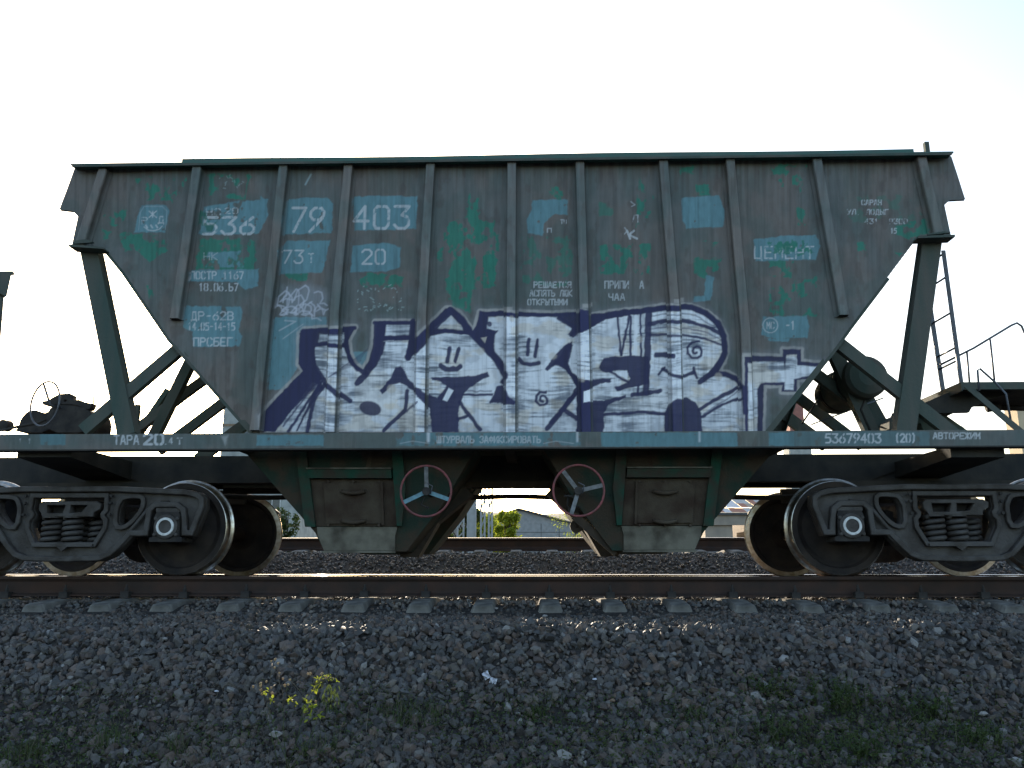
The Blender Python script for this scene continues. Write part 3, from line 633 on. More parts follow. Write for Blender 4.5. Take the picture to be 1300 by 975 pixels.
# ribs: pressed hat sections
RIBS = [[(130, 212), (100, 312)], [(250, 210), (221, 397), (220, 404)], [(360, 205), (337, 399), (322, 546)], [(442, 203), (424.5, 390), (418, 549)], [(546.5, 202), (535, 397), (532.5, 549)],
        [(649.6, 201), (648.5, 395), (648, 549)], [(736, 198.5), (741.5, 395), (744.5, 549)], [(842, 198.5), (857.5, 395), (860.5, 549)], [(926.7, 197.5), (947, 420), (951, 549)], [(1037, 196), (1071, 394), (1072, 400)], [(1170, 196), (1193, 298)]]
def rib(k, pts, side, parent):
    w3 = [W(u, v, YR if side < 0 else YW) for u, v in pts]
    z1 = w3[0][1] - .012; z0 = w3[-1][1] + .002
    zs = np.arange(z0, z1, .0075); zr = [p[1] for p in w3][::-1]; xr = [p[0] for p in w3][::-1]
    cx = np.interp(zs, zr, xr)
    # (offset across, y): flange, web slope, crown
    pf = [(-.066, YW - .006), (-.043, YW - .008)] + [(-.043 + .004 * i / 2, YW - .008 - (.062) * i / 2) for i in (1, 2)] + [(-.039 + .078 * i / 12, YR) for i in range(1, 13)] + [(.039 + .004 * i / 2, YR + .062 * i / 2) for i in (1, 2)] + [(.066, YW - .006)]
    off = np.array([p[0] for p in pf]); yy = np.array([p[1] for p in pf])
    V = np.stack([cx[None, :] + off[:, None], np.broadcast_to(yy[:, None], (len(pf), len(zs))), np.broadcast_to(zs[None], (len(pf), len(zs)))], -1).reshape(-1, 3).copy()
    V[:, 1] += (fbm(V[:, 0] * 1.3 + 5, V[:, 2] * 1.1, 2, 3) - .5) * .03
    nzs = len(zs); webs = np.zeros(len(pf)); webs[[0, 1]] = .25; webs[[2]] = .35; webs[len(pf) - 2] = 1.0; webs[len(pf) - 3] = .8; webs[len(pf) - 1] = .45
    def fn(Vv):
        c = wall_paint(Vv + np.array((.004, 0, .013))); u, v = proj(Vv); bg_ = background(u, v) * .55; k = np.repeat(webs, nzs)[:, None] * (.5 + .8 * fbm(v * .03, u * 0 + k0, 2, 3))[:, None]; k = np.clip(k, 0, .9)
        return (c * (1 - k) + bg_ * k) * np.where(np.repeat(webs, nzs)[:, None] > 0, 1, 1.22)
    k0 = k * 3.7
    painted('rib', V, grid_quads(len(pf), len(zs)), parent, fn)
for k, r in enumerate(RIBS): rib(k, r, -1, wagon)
fr = MB()
x, z = W(640, 210, 1.45)
for k, r in enumerate(RIBS):                                       # ribs of the far side
    w3 = [W(u, v, YR) for u, v in r]; fr = MB()
    fr.channel((w3[0][0], 1.455, w3[0][1]), (w3[-1][0], 1.455, w3[-1][1]), .09, .07, up=(0, 1, 0), m='green'); fr.build('rib', wagon)
# top rims
def top_rim(sy):
    b = MB()
    L_, R_ = W(91, 210, -1.53), W(1209, 192.5, -1.53)
    a0 = Vector((L_[0], sy * 1.45, L_[1])); a1 = Vector((R_[0], sy * 1.45, L_[1] + .0))
    zt = (L_[1] + R_[1]) / 2
    b.box(L_[0], R_[0], min(sy * 1.44, sy * 1.55), max(sy * 1.44, sy * 1.55), zt - .012, zt, 'rimg')
    b.box(L_[0] + .02, R_[0] - .02, min(sy * 1.548, sy * 1.556), max(sy * 1.548, sy * 1.556), zt - .036, zt - .0125, 'green')
    b.build('top_rim', wagon); return zt
ZT = top_rim(-1); top_rim(1)
XL, XR = W(91, 210, -1.53)[0], W(1209, 192.5, -1.53)[0]
b = MB(); x0, x1 = W(229, 204, -1.45)[0], W(1162, 190, -1.45)[0]
for i in range(24):                                                # raised hatch coaming with slight waviness
    a, c = x0 + (x1 - x0) * i / 24, x0 + (x1 - x0) * (i + 1) / 24
    h = lambda q: ZT + .098 + .005 * math.sin(q * 1.7)
    b.add([(a, -1.42, ZT - .001), (c, -1.42, ZT - .001), (c, -1.42, h(c)), (a, -1.42, h(a)), (a, -1.38, ZT - .001), (c, -1.38, ZT - .001), (c, -1.38, h(c)), (a, -1.38, h(a))], [(0, 1, 2, 3), (4, 7, 6, 5), (3, 2, 6, 7)] + ([(0, 3, 7, 4)] if i == 0 else []) + ([(1, 5, 6, 2)] if i == 23 else []), 'rimg')
b.build('roof_coaming', wagon)
b = MB(); b.box(XL + .25, XR - .25, -1.40, 1.40, ZT - .10, ZT - .07, 'under'); b.build('roof_panel', wagon)
b = MB(); p = P3(1177, 195, -1.40); b.box(p.x - .02, p.x + .02, -1.42, -1.38, ZT, ZT + .17, 'green'); b.build('roof_stop', wagon)
# end walls and slope sheets
def wpt(i): return WALLW[i]
for name, idx in (('end_slope', (5, 6, 7, 8)), ('end_slope', (12, 11, 10, 9))):
    b = MB(); prev = None
    for a, c in zip(idx[:-1], idx[1:]):
        (xa, za), (xc, zc) = wpt(a), wpt(c); s_ = .01 if xa < 0 else -.01
        b.add([(xa + s_, -1.43, za), (xc + s_, -1.43, zc), (xc + s_, 1.44, zc), (xa + s_, 1.44, za), (xa + s_ * 2, -1.43, za + .008), (xc + s_ * 2, -1.43, zc + .008), (xc + s_ * 2, 1.44, zc + .008), (xa + s_ * 2, 1.44, za + .008)], [(0, 1, 2, 3), (4, 7, 6, 5), (0, 3, 7, 4), (1, 5, 6, 2), (0, 4, 5, 1), (3, 2, 6, 7)], 'green')
    b.build(name, wagon)
for xi in (5, 13):
    xa, za = wpt(xi); s_ = 1 if xa > 0 else -1
    b = MB(); b.box(xa - .006, xa + .006, -1.42, 1.44, za, ZT - .02, 'green')
    for y in (-.9, -.3, .3, .9): b.box(xa + s_ * .007, xa + s_ * .06, y - .04, y + .04, za + .02, ZT - .03, 'green')
    b.build('end_wall', wagon)
# corner ledges under the side wings, gussets
for q, g in (([(91, 312.5), (134, 316), (135, 318.5), (91, 315.5)], [(99, 308), (112, 306), (122, 310), (96, 312)]), ([(1163, 302), (1209, 300.5), (1209, 303.5), (1162, 305)], [(1176, 299), (1196, 296), (1204, 298), (1174, 301)])):
    b = MB(); b.plate([W(u, v, -1.5) for u, v in q], -1.55, -1.41, 'green'); b.build('corner_ledge', wagon)
    b = MB(); b.plate([W(u, v, -1.5) for u, v in g], -1.548, -1.52, 'green'); b.build('corner_gusset', wagon)
# folded lip along the sloping lower edge
for idx in ((5, 6, 7, 8), (12, 11, 10, 9)):
    b = MB()
    for a, c in zip(idx[:-1], idx[1:]):
        (xa, za), (xc, zc) = wpt(a), wpt(c); b.bar((xa, -1.438, za), (xc, -1.438, zc), .05, .014, up=(0, 1, 0), m='green')
    b.build('edge_lip', wagon)

# corner posts
def channel_post(name, a, c, Ya, Yc, w, h=.09, m='green', back=1):
    p, q = P3(*a, Ya), P3(*c, Yc); b = MB(); b.channel(p, q, w, h, up=(0, back, 0), m=m); return b.build(name, wagon)
def box_bar(name, a, c, Ya, Yc, w, h=.08, m='green'):
    p, q = P3(*a, Ya), P3(*c, Yc); b = MB()
    b.prof(p, q, [(-h / 2, -w / 2), (h / 2, -w / 2), (h / 2, w / 2), (-h / 2, w / 2)], up=(0, 0, 1), m=m)
    return b.build(name, wagon)
def strut(name, a, c, Y, w, d=.09, m='green'):
    """steel channel seen square-on: web of width w facing the viewer"""
    p, q = P3(*a, Y), P3(*c, Y); dr = (q - p).normalized(); sd_ = dr.cross(Vector((0, 1, 0))).normalized()
    b = MB(); t = .010
    def pf(o): return [o + sd_ * s_ * w / 2 + Vector((0, y, 0)) for s_, y in ((-1, 0), (1, 0), (1, d), (1 - 2 * t / w, d), (1 - 2 * t / w, t), (-1 + 2 * t / w, t), (-1 + 2 * t / w, d), (-1, d))]
    A_, B_ = pf(p), pf(q); n = 8
    b.add(A_ + B_, [(i, (i + 1) % n, n + (i + 1) % n, n + i) for i in range(n)] + [(0, 1, 4, 5), (1, 2, 3, 4), (0, 5, 6, 7), (8, 13, 12, 9), (9, 12, 11, 10), (8, 15, 14, 13)], m)
    return b.build(name, wagon)
strut('corner_post', (112, 316), (160, 552), -1.42, .155, .12)
strut('corner_post', (1184, 306), (1150, 552), -1.42, .165, .12)
for Xp, Xq in ((W(112, 316, -1.42), W(160, 552, -1.42)), (W(1184, 306, -1.42), W(1150, 552, -1.42))):
    b = MB(); b.channel((Xp[0] * .97, 1.42, Xp[1]), (Xq[0] * .86, 1.42, Xq[1]), .15, -.12, up=(0, 1, 0), m='green'); b.build('corner_post', wagon)
# raking braces at both ends, near to far
for side, L4 in (('l', [((232, 437), (104, 546), -1.40, .105), ((258, 481), (160, 553), -.45, .085), ((287, 507), (200, 572), .45, .10), ((312, 537), (250, 583), 1.38, .13)]),
                 ('r', [((1062, 432), (1214, 552), -1.40, .105), ((1032, 470), (1140, 552), -.45, .10), ((1006, 497), (1096, 566), .45, .10), ((988, 520), (1050, 566), 1.38, .13)])):
    for a, c, Y, wd in L4: strut('brace', a, c, Y, wd * 1.05, .07)
strut('end_strut', (243, 452), (192, 556), -.60, .10); strut('end_strut', (1058, 440), (1112, 556), -.60, .13)
strut('end_strut', (212, 494), (172, 553), -.3, .05)

# side sills
def sill():
    xa, xb = -5.75, 5.75; z1 = W(650, 548.6, YS)[1]; z0 = W(650, 568.5, YS)[1]
    xs = np.arange(xa, xb, .0075); zs = np.arange(z0, z1 + .001, (z1 - z0) / 22)
    X, Z = np.meshgrid(xs, zs, indexing='ij'); V = np.stack([X.ravel(), np.full(X.size, YS), Z.ravel()], 1)
    V[:, 1] += (fbm(V[:, 0] * .8, V[:, 2], 2, 2) - .5) * .015
    o = painted('side_sill', V, grid_quads(len(xs), len(zs)), wagon, sill_paint)
    b = MB(); b.box(xa, xb, YS + .012, YS + .10, z1 - .012, z1 + .002, 'green'); b.box(xa, xb, YS - .006, YS + .10, z0 - .010, z0 + .002, 'under'); b.box(xa, xb, YS + .010, YS + .018, z0 + .002, z1 - .012, 'green')
    b.build('sill_flange', wagon)
    b = MB(); b.box(xa, xb, 1.46, 1.56, z0, z1, 'green'); b.build('side_sill', wagon)
    return z0, z1
ZS0, ZS1 = sill()
b = MB(); zc1 = W(650, 578.5, -.3)[1]; zc0 = W(650, 611, -.3)[1]
for sy in (-1, 1):
    b.box(-5.75, 5.75, sy * .3 - .006, sy * .3 + .006, zc0, zc1, 'under'); b.box(-5.75, 5.75, *sorted((sy * .18, sy * .3 - sy * .0065)), zc1 - .012, zc1, 'under'); b.box(-5.75, 5.75, *sorted((sy * .22, sy * .36)), zc0 - .014, zc0 - .001, 'under')
b.box(-5.75, 5.75, -.18, .18, zc1 + .002, zc1 + .012, 'under')
b.build('center_sill', wagon)
b = MB()
for xx in (-2.35, -1.2, 1.2, 2.35, 0):                               # cross members under the body
    b.box(xx - .05, xx + .05, -1.44, 1.44, zc1 - .02, ZS0 + .02, 'under')
b.build('cross_member', wagon)
b = MB(); z_ = W(650, 616, -.36)[1]; b.box(W(560, 616, -.4)[0], W(720, 616, -.4)[0], -.42, -.38, z_ - .02, z_ + .03, 'brownt'); b.build('center_beam', wagon)
b = MB(); pa, pb = P3(284, 624, .3), P3(420, 624, .3); b.bar(pa, pb, .05, .05, m='under'); b.build('brake_beam', wagon)
pts = [P3(560 + i * 20, 631 + .8 * math.sin(i), .42) for i in range(-16, 26)]
b = MB(); b.tube(pts, .026, 8, 'under'); b.build('brake_rod', wagon)
# bolsters
def bolster(u0, u1, dirn):
    xa, za = W(u0, 569, -1.45); xb, zb = W(u1, 580, -1.45)
    b = MB(); A_ = [(xa, -1.44, zb), (xb, -1.44, zb), (xb, -1.44, za + .02), (xa, -1.44, za + .02)]
    B_ = [(xa, -.31, zc0 + .02), (xb, -.31, zc0 + .02), (xb, -.31, za + .02), (xa, -.31, za + .02)]
    secs = [A_, B_, [(p[0], -p[1], p[2]) for p in B_], [(p[0], -p[1], p[2]) for p in A_]]; vs = [p for s_ in secs for p in s_]
    b.add(vs, [(k * 4 + i, k * 4 + (i + 1) % 4, k * 4 + 4 + (i + 1) % 4, k * 4 + 4 + i) for k in range(3) for i in range(4)] + [(3, 2, 1, 0), (12, 13, 14, 15)], 'under'); b.build('bolster', wagon)
bolster(22, 89, 1); bolster(1207, 1277, -1)
# wedge shaped draught plates between bolster and body
for q in ([(92, 579), (180, 613), (420, 613), (330, 579)], [(1200, 576), (1100, 611), (880, 611), (970, 577)]):
    b = MB(); b.plate([W(u, v, -.33) for u, v in q], -.335, -.325, 'under'); b.build('web_plate', wagon)

# ------------------------------------------------------------------ discharge hoppers
def hopper(mir):
    f = (lambda u: u) if not mir else (lambda u: 1293.5 - u)
    dv = 0 if not mir else -1
    H = bpy.data.objects.new('discharge_hopper', None)
    q = lambda L: [(f(u), v + dv) for u, v in L]
    face = q([(306, 568), (605, 568), (562, 640), (516, 700), (412, 700), (400, 676)])
    Yt, Yb = -1.20, -1.02
    def at(u, v): t = (v - 568) / 132; Y = Yt + (Yb - Yt) * t; return P3(u, v, Y)
    A_ = [at(*p) for p in face]; B_ = [Vector((p.x, -p.y, p.z)) for p in A_]
    b = MB(); inn = [Vector((p.x, -.52, p.z)) for p in A_]; b.loft(A_, inn, 'hopside'); b.loft([Vector((p.x, -p.y, p.z)) for p in A_], [Vector((p.x, .52, p.z)) for p in A_], 'hopside')
    topq = [at(*p) for p in q([(309, 570), (602, 570), (582, 604), (334, 604)])]; b.loft([Vector((p.x, -.515, p.z)) for p in topq], [Vector((p.x, .515, p.z)) for p in topq], 'hopside')
    body = b.build('discharge_hopper', wagon)
    def part(name, pts, off, th, m):
        b = MB(); A2 = [at(*p) - Vector((0, off + th, 0)) for p in q(pts)]; B2 = [p + Vector((0, th, 0)) for p in A2]; b.loft(A2, B2, m); return b.build(name, body)
    part('frame_post', [(377, 569), (390, 569), (402, 669), (389, 669)], .003, .05, 'green2'); part('frame_post', [(498.5, 569), (511, 569), (516, 620), (511, 668), (505, 668), (500, 600)], .003, .05, 'green2')
    part('crossbar', [(393, 597), (498, 597), (499, 608), (394, 608)], .003, .07, 'green2')
    part('crossbar', [(392, 595), (498.6, 595), (498.6, 596.6), (392, 596.6)], .003, .085, 'greyp' if False else 'apron')
    part('backing_plate', [(395, 609), (500, 609), (504, 668), (402, 668)], .003, .012, 'hatch')
    d = part('hatch_door', [(412, 614), (488, 614), (487, 665), (415, 665)], .016, .02, 'hatch')
    d2 = part('hatch_frame', [(484, 612), (487, 612), (489, 667), (486, 667)], .016, .035, 'hatch')
    part('apron', [(403, 669), (505, 669), (502, 680), (502, 699), (412, 699), (404, 680)], .004, .016, 'apron'); part('apron_lip', [(408, 699.5), (503, 699.5), (503, 702), (412, 702)], .01, .04, 'apron')
    for vv in (624, 661):
        b = MB(); pts = [at(f(435 + i * 5), vv + 3.0 * math.sin(i / 6 * math.pi)) + Vector((0, -.045 - .03 * math.sin(i / 6 * math.pi), 0)) for i in range(7)]
        b.tube(pts, .017, 8, 'hatch'); b.build('handle', d)
    b = MB(); A3 = [P3(*p, -.62) for p in q([(505, 650), (590, 618), (600, 628), (556, 664), (531, 707), (508, 707)])]; b.loft(A3, [p + Vector((0, .22, 0)) for p in A3], 'brownt'); b.build('chute', body)
    # end angle along the outer slope
    part('rust_strip', [(470, 570), (474, 570), (470, 594), (464, 594)], .002, .003, 'hatch')
    for uu in (418, 450, 482):
        for vv in (612, 667):
            pp = at(f(uu), vv); b = MB(); b.lathe([(.012, -.045), (.012, -.02)], pp, 8, 'hatch'); b.build('bolt', d)
    return body
hopper(False); hopper(True)

def handwheel(u, v, r, Y, spokes):
    c = P3(u, v, Y); b = MB()
    pts = [c + Vector((r * math.cos(t), 0, r * math.sin(t))) for t in np.arange(0, 2 * math.pi, math.pi / 24)]
    b.tube(pts, .0098, 8, 'red', closed=True); hw = b.build('handwheel', wagon)
    for a, m in spokes:
        e = c + Vector((r * math.cos(a), 0, r * math.sin(a))); b = MB(); h = c + Vector((0, .045, 0))
        b.bar(h, e, .034, .012, up=(0, 1, 0), m=m); b.build('spoke', hw)
    b = MB(); b.lathe([(.035, .01), (.035, .05), (.024, .055), (.024, .42)], c, 16, 'castd'); b.tube([c + Vector((.035, .03, -.02)), c + Vector((.05, .03, .045)), c + Vector((.0, .03, .07))], .006, 6, 'thin'); b.build('hub', hw)
    b = MB(); b.tube([c + Vector((-.12, .06, -.04)), c + Vector((-.02, .06, -.045)), c + Vector((-.05, .07, -.11)), c + Vector((.02, .07, -.14))], .01, 6, 'castd'); b.build('locking_pawl', hw)
R_ = math.radians
handwheel(540.8, 623.4, .2145, -1.46, [(R_(91), 'greyp'), (R_(207), 'bluep'), (R_(-20), 'bluep')])
handwheel(734.6, 622.6, .2145, -1.46, [(R_(128), 'greyp'), (R_(12), 'greyp'), (R_(252), 'greyp')])
# slack adjuster bits hanging by the right handwheel
b = MB(); b.tube([P3(722, 628, -1.0), P3(720, 642, -1.0), P3(724, 646, -1.0), P3(721, 652, -1.0)], .014, 8, 'castd'); b.build('hanging_hook', wagon)
b = MB(); b.tube([P3(735, 640, -.9), P3(732, 670, -.9)], .035, 10, 'brownt'); b.lathe([(.06, 0), (.06, .05)], P3(732, 668, -.93), 14, 'brownt'); b.build('brake_pull_post', wagon)
b = MB(); b.bar(P3(729, 655, -1.05), P3(782, 702, -.95), .07, .05, up=(0, 1, 0), m='brownt'); b.build('chute_edge', wagon)

# ------------------------------------------------------------------ bogies
ZA = .425
XWL = W(230.6, 669, -.85)[0]; XWR = W(1064, 669, -.85)[0]
def bogie(Xc):
    S = 1 / 526; SV = 1 / 539
    t = lambda L: [(a * S, ZA + (308.7 - y) * SV) for a, y in L]
    half = [(0, 121), (225, 120), (425, 130), (560, 137), (615, 150), (642, 172), (645, 215), (622, 290), (606, 346), (560, 346), (555, 280), (545, 232), (518, 212), (420, 212), (400, 232), (396, 300), (394, 346), (315, 346), (268, 402), (228, 442), (180, 462), (0, 468)]
    outer = t(half + [(-a, y) for a, y in half[::-1][1:-1]])
    hole = [(250, 188), (265, 173), (335, 168), (350, 180), (347, 222), (312, 275), (272, 306), (240, 302), (236, 225)]
    ctr = [(-172, 165), (172, 165), (176, 225), (162, 245), (164, 262), (178, 278), (178, 312), (140, 385), (-140, 385), (-178, 312), (-178, 278), (-164, 262), (-162, 245), (-176, 225)]
    holes = [t(smooth_poly(hole)), t([(-a, y) for a, y in smooth_poly(hole)][::-1]), t(ctr)]
    bg = curve_plate('bogie', outer, holes, -1.10, -1.0, .012, 'cast', wagon)
    bg.location = (Xc, 0, 0)
    def inset(pts, d):
        n = len(pts); out = []; ar = sum(pts[i][0] * pts[(i + 1) % n][1] - pts[(i + 1) % n][0] * pts[i][1] for i in range(n)); sg_ = 1 if ar > 0 else -1
        for i in range(n):
            a, p, c = pts[i - 1], pts[i], pts[(i + 1) % n]
            n1 = Vector((-(p[1] - a[1]), p[0] - a[0])).normalized(); n2 = Vector((-(c[1] - p[1]), c[0] - p[0])).normalized(); q = (n1 + n2); q = q / max(.6, q.length ** 2 / 2)
            out.append((p[0] + q.x * d * sg_, p[1] + q.y * d * sg_))
        return out
    curve_plate('frame_flange', outer, [inset(outer, .030)], -1.155, -1.09, .010, 'cast', bg)
    for hp in holes: curve_plate('window_flange', inset(hp, -.026), [hp], -1.135, -1.09, .007, 'cast', bg)
    fr2 = curve_plate('side_frame', outer, [], 1.0, 1.13, .012, 'castd', bg)
    # raised rims
    b = MB()
    tb = t([(-225, 128), (0, 126), (225, 128), (420, 138), (560, 146), (612, 158)])
    lo = t([(322, 338), (272, 394), (232, 432), (182, 452), (0, 458), (-182, 452), (-232, 432), (-272, 394), (-322, 338)])
    for pl, wv in ((t([(-612, 158), (-560, 146), (-420, 138), (-225, 128), (0, 126), (225, 128), (420, 138), (560, 146), (612, 158)]), .030), (lo, .034)):
        b.tube([(x, -1.12, z) for x, z in pl], wv * .6, 8, 'cast')
    for sg in (1, -1):
        b.tube([(x, -1.137, z) for x, z in t([(sg * 398, 205), (sg * 330, 300), (sg * 268, 380)])], .017, 8, 'cast')
        b.tube([(x, -1.137, z) for x, z in t([(sg * 410, 208), (sg * 520, 205), (sg * 548, 232), (sg * 556, 270)])], .013, 8, 'cast')
        x0, z0 = t([(sg * 462, 196)])[0]; b.box(x0 - .035, x0 + .035, -1.15, -1.12, z0 - .02, z0 + .022, 'castd')
        for dy in (160, 195, 250):
            x0, z0 = t([(sg * 205, dy)])[0]; b.lathe([(.014, -.012), (.014, .01)], (x0, -1.14, z0), 8, 'castd')
    b.build('frame_rib', bg)
    b = MB(); x0, z0 = t([(0, 395)])[0]; b.box(-.27, .27, -1.16, -.86, z0 - .012, z0 + .012, 'cast')
    b.add([(-.05, -1.155, z0 - .012), (.05, -1.155, z0 - .012), (0, -1.155, z0 - .05), (-.05, -1.13, z0 - .012), (.05, -1.13, z0 - .012), (0, -1.13, z0 - .05)], [(0, 1, 2), (3, 5, 4), (0, 2, 5, 3), (1, 4, 5, 2)], 'cast'); b.build('spring_seat', bg)
    # bolster end with two pockets
    bo = t([(-128, 188), (128, 188), (150, 200), (148, 222), (120, 236), (120, 256), (-120, 256), (-128, 238), (-140, 225), (-140, 200)])
    h1 = t([(-108, 200), (-12, 200), (-24, 246), (-104, 246)]); h2 = t([(6, 200), (96, 200), (66, 240), (2, 246)])
    o = curve_plate('bogie_bolster', bo, [h1, h2], -1.12, -1.02, .006, 'cast', bg)
    b = MB(); b.box(-.22, .22, -1.0, 1.1, t([(0, 250)])[0][1], t([(0, 185)])[0][1], 'castd'); b.build('bolster_beam', bg)
    for y_, z0_, z1_, w_ in ((.55, .745, .90, 1.0), (-.45, .762, .885, .95)): b = MB(); b.box(-w_, w_, y_, y_ + .06, z0_, z1_, 'under'); b.build('sky_block_beam', bg)  # added beams, sized to block the sky behind the side frame windows
    # springs
    for X, Y in ((-.165, -1.05), (.025, -1.05), (.20, -.93), (-.165, -.86), (.025, -.86)):
        b = MB(); zt, zb = t([(0, 258)])[0][1], t([(0, 390)])[0][1]
        n = 100; pts = [(X + .072 * math.cos(i / n * 4.6 * 2 * math.pi), Y + .072 * math.sin(i / n * 4.6 * 2 * math.pi), zb + .01 + (zt - zb - .02) * i / n) for i in range(n + 1)]
        b.tube(pts, .0205, 8, 'cast'); b.build('spring', bg)
        if Y < -1: 
            b = MB(); b.lathe([(.092, zt - .012), (.092, zt + .004)], (X, Y, 0), 20, 'cast', axis='Z'); b.build('spring_cap', bg)
    for sg in (1, -1):
        X = sg * .925
        for s2 in (-1, 1):
            b = MB(); Y0 = s2 * .85; d = s2
            pr = [(.0, -.0), (.10, .0), (.135, -.01), (.16, -.045), (.30, -.070), (.345, -.040), (.362, -.002), (.362, .0), (.4125, .0), (.417, -.002), (.4245, -.010), (.4265, -.085), (.438, -.094), (.452, -.102), (.455, -.115), (.447, -.13), (.40, -.134), (.365, -.13), (.34, -.10), (.16, -.11), (.10, -.16), (.09, -.17), (0, -.17)]
            ms = ['disc'] * 7 + ['disc', 'rim', 'rim', 'rim', 'rim', 'rim', 'rim', 'rim', 'rim', 'disc', 'disc', 'disc', 'disc', 'disc', 'disc']
            b.lathe([(r, a * d) for r, a in pr], (X, Y0, ZA), 96, mats=ms, smooth=True); b.build('wheel', bg, fix=True)
            b = MB()
            ax = t([(0, 230), (0, 380)])
            bx = [(-.10, .135), (.10, .135), (.115, .10), (.115, -.02), (.12, -.09), (.15, -.10), (.15, -.135), (-.15, -.135), (-.15, -.10), (-.12, -.09), (-.115, -.02), (-.115, .10)]
            ya, yb = sorted((s2 * .93, s2 * 1.17)); b.plate([(X + p * .97, ZA + q * .97) for p, q in bx], ya, yb, 'castd')
            b.box(X - .12, X + .12, *sorted((s2 * .98, s2 * 1.14)), ZA + .132, ZA + .165, 'cast')
            for bx_, bz_ in ((-.095, .07), (.095, .07), (-.095, -.07), (.095, -.07)): b.lathe([(.016, s2 * .0), (.016, s2 * .018), (.008, s2 * .022)], (X + bx_, s2 * 1.17, ZA + bz_), 8, 'cast')
            b.lathe([(.108, 0), (.105, s2 * .02), (.09, s2 * .026), (.0, s2 * .026)], (X, s2 * 1.17, ZA), 32, 'cast', smooth=False)
            ab = b.build('axle_box', bg)
            b = MB(); b.lathe([(.058, s2 * .001), (.058, s2 * .010), (.078, s2 * .010), (.080, s2 * .001)], (X, s2 * 1.194, ZA), 40, 'white', caps=False); b.build('cap_ring', ab) if False else b.build('cap_ring', bg)
            # brake block against the inner side of the tread
            b = MB(); xs_ = X - sg * .455; bl = [(xs_ + sg * .016, ZA - .16), (xs_ + sg * .0, ZA), (xs_ + sg * .016, ZA + .16), (xs_ - sg * .05, ZA + .14), (xs_ - sg * .06, ZA), (xs_ - sg * .05, ZA - .14)]
            b.plate(bl, *sorted((s2 * .74, s2 * .84)), 'castd'); b.build('brake_block', bg)
        b = MB(); b.lathe([(.075, -1.0), (.08, -.7), (.07, -.5), (.07, .5), (.08, .7), (.075, 1.0)], (X, 0, ZA), 24, 'disc', smooth=True); b.build('axle', bg)
    return bg
BG = bogie(XWL - .925)
B2 = copy_tree(BG, wagon); B2.location = (XWR + .925, 0, 0)
# brake lever frame seen between left bogie and hopper
b = MB(); b.bar(P3(284, 616, -.2), P3(360, 617, -.2), .04, .05, m='under'); b.build('brake_lever', wagon); b = MB(); b.bar(P3(286, 621, .9), P3(400, 625, .9), .04, .06, m='under'); b.build('brake_lever', wagon)

# ------------------------------------------------------------------ right end: air tank, ladder, platform, rails
c = P3(1104, 476, -.75); b = MB()
b.lathe([(0.0, -.005), (.10, .0), (.175, .03), (.205, .075), (.208, .12), (.208, .93), (.195, 1.0), (.13, 1.05), (0, 1.06)], c, 40, 'green', smooth=True); tk = b.build('air_tank', wagon)
for y in (.28, .75): b = MB(); b.lathe([(.209, y), (.216, y), (.216, y + .05), (.209, y + .05)], c, 40, 'under'); b.build('tank_strap', tk)
b = MB(); b.tube([P3(1103, 495, -.6), P3(1093, 520, -.6), P3(1110, 560, -.6)], .012, 6, 'under'); b.tube([P3(1122, 505, -.3), P3(1030, 539, -.3)], .008, 6, 'thin'); b.tube([P3(1060, 476, .1), P3(1018, 538, .1)], .010, 6, 'thin'); b.build('brake_pipe', tk)
b = MB(); b.bar(P3(1085, 480, -.2), P3(1125, 552, -.2), .14, .05, up=(0, 1, 0), m='green'); b.build('tank_bracket', wagon)
b = MB(); b.tube([P3(1134, 525, -.5), P3(1131, 533, -.5), P3(1140, 548, -.5)], .012, 6, 'under'); b.build('pipe_elbow', wagon)
ld = MB(); rs = [(1197.5, 318), (1220.5, 487)]; ls = [(1183, 403), (1197.5, 498)]
Yr, Yl = -1.15, -.80
pr0, pr1 = P3(*rs[0], Yr), P3(*rs[1], Yr)
pl1 = P3(*ls[1], Yl); pl0 = P3(*ls[0], Yl); pl_top = pl0 + (pl0 - pl1) * (pr0.z - pl0.z) / (pl0.z - pl1.z)
ld.bar(pr0, pr1, .035, .012, up=(0, 1, 0), m='thin'); lad = ld.build('ladder', wagon)
b = MB(); b.bar(pl_top, pl1, .04, .012, up=(0, 1, 0), m='thin'); b.build('ladder_rail', lad)
for v in (322, 352, 398, 442, 458):
    tt = (v - rs[0][1]) / (rs[1][1] - rs[0][1]); p = pr0 + (pr1 - pr0) * tt; s_ = (p.z - pl1.z) / (pl_top.z - pl1.z); q = pl1 + (pl_top - pl1) * s_
    b = MB(); b.tube([p, q], .009, 6, 'thin'); b.build('rung', lad)
a, c_, d_ = P3(1221, 487, -1.2), P3(1330, 487, -1.2), 0
b = MB(); b.box(a.x, a.x + 1.05, -1.2, -.25, a.z - .03, a.z, 'under'); plf = b.build('platform', wagon)
b = MB(); b.box(a.x - .004, a.x + 1.05, -1.21, -1.196, a.z - .055, a.z + .012, 'green'); b.box(a.x - .012, a.x - .003, -1.21, -.25, a.z - .07, a.z + .012, 'green'); b.build('platform_edge', plf)
for y in (-.98, -.40):
    b = MB(); b.plate([W(u, v, -1.0) for u, v in [(1186, 506), (1222, 489.5), (1330, 489.5), (1330, 490), (1300, 493), (1262, 505), (1235, 517), (1232, 523), (1150, 525), (1134, 528)]], y, y + .04, 'under'); b.build('platform_bracket', plf)
b = MB(); hr = [P3(1194, 463, -.95), P3(1236, 442, -.95), P3(1284, 413, -.95), P3(1291, 410, -.95), P3(1297, 414, -.95), P3(1301, 424, -.95), P3(1308, 487, -.95)]
b.tube(hr, .010, 8, 'thin'); hdr = b.build('handrail', wagon)
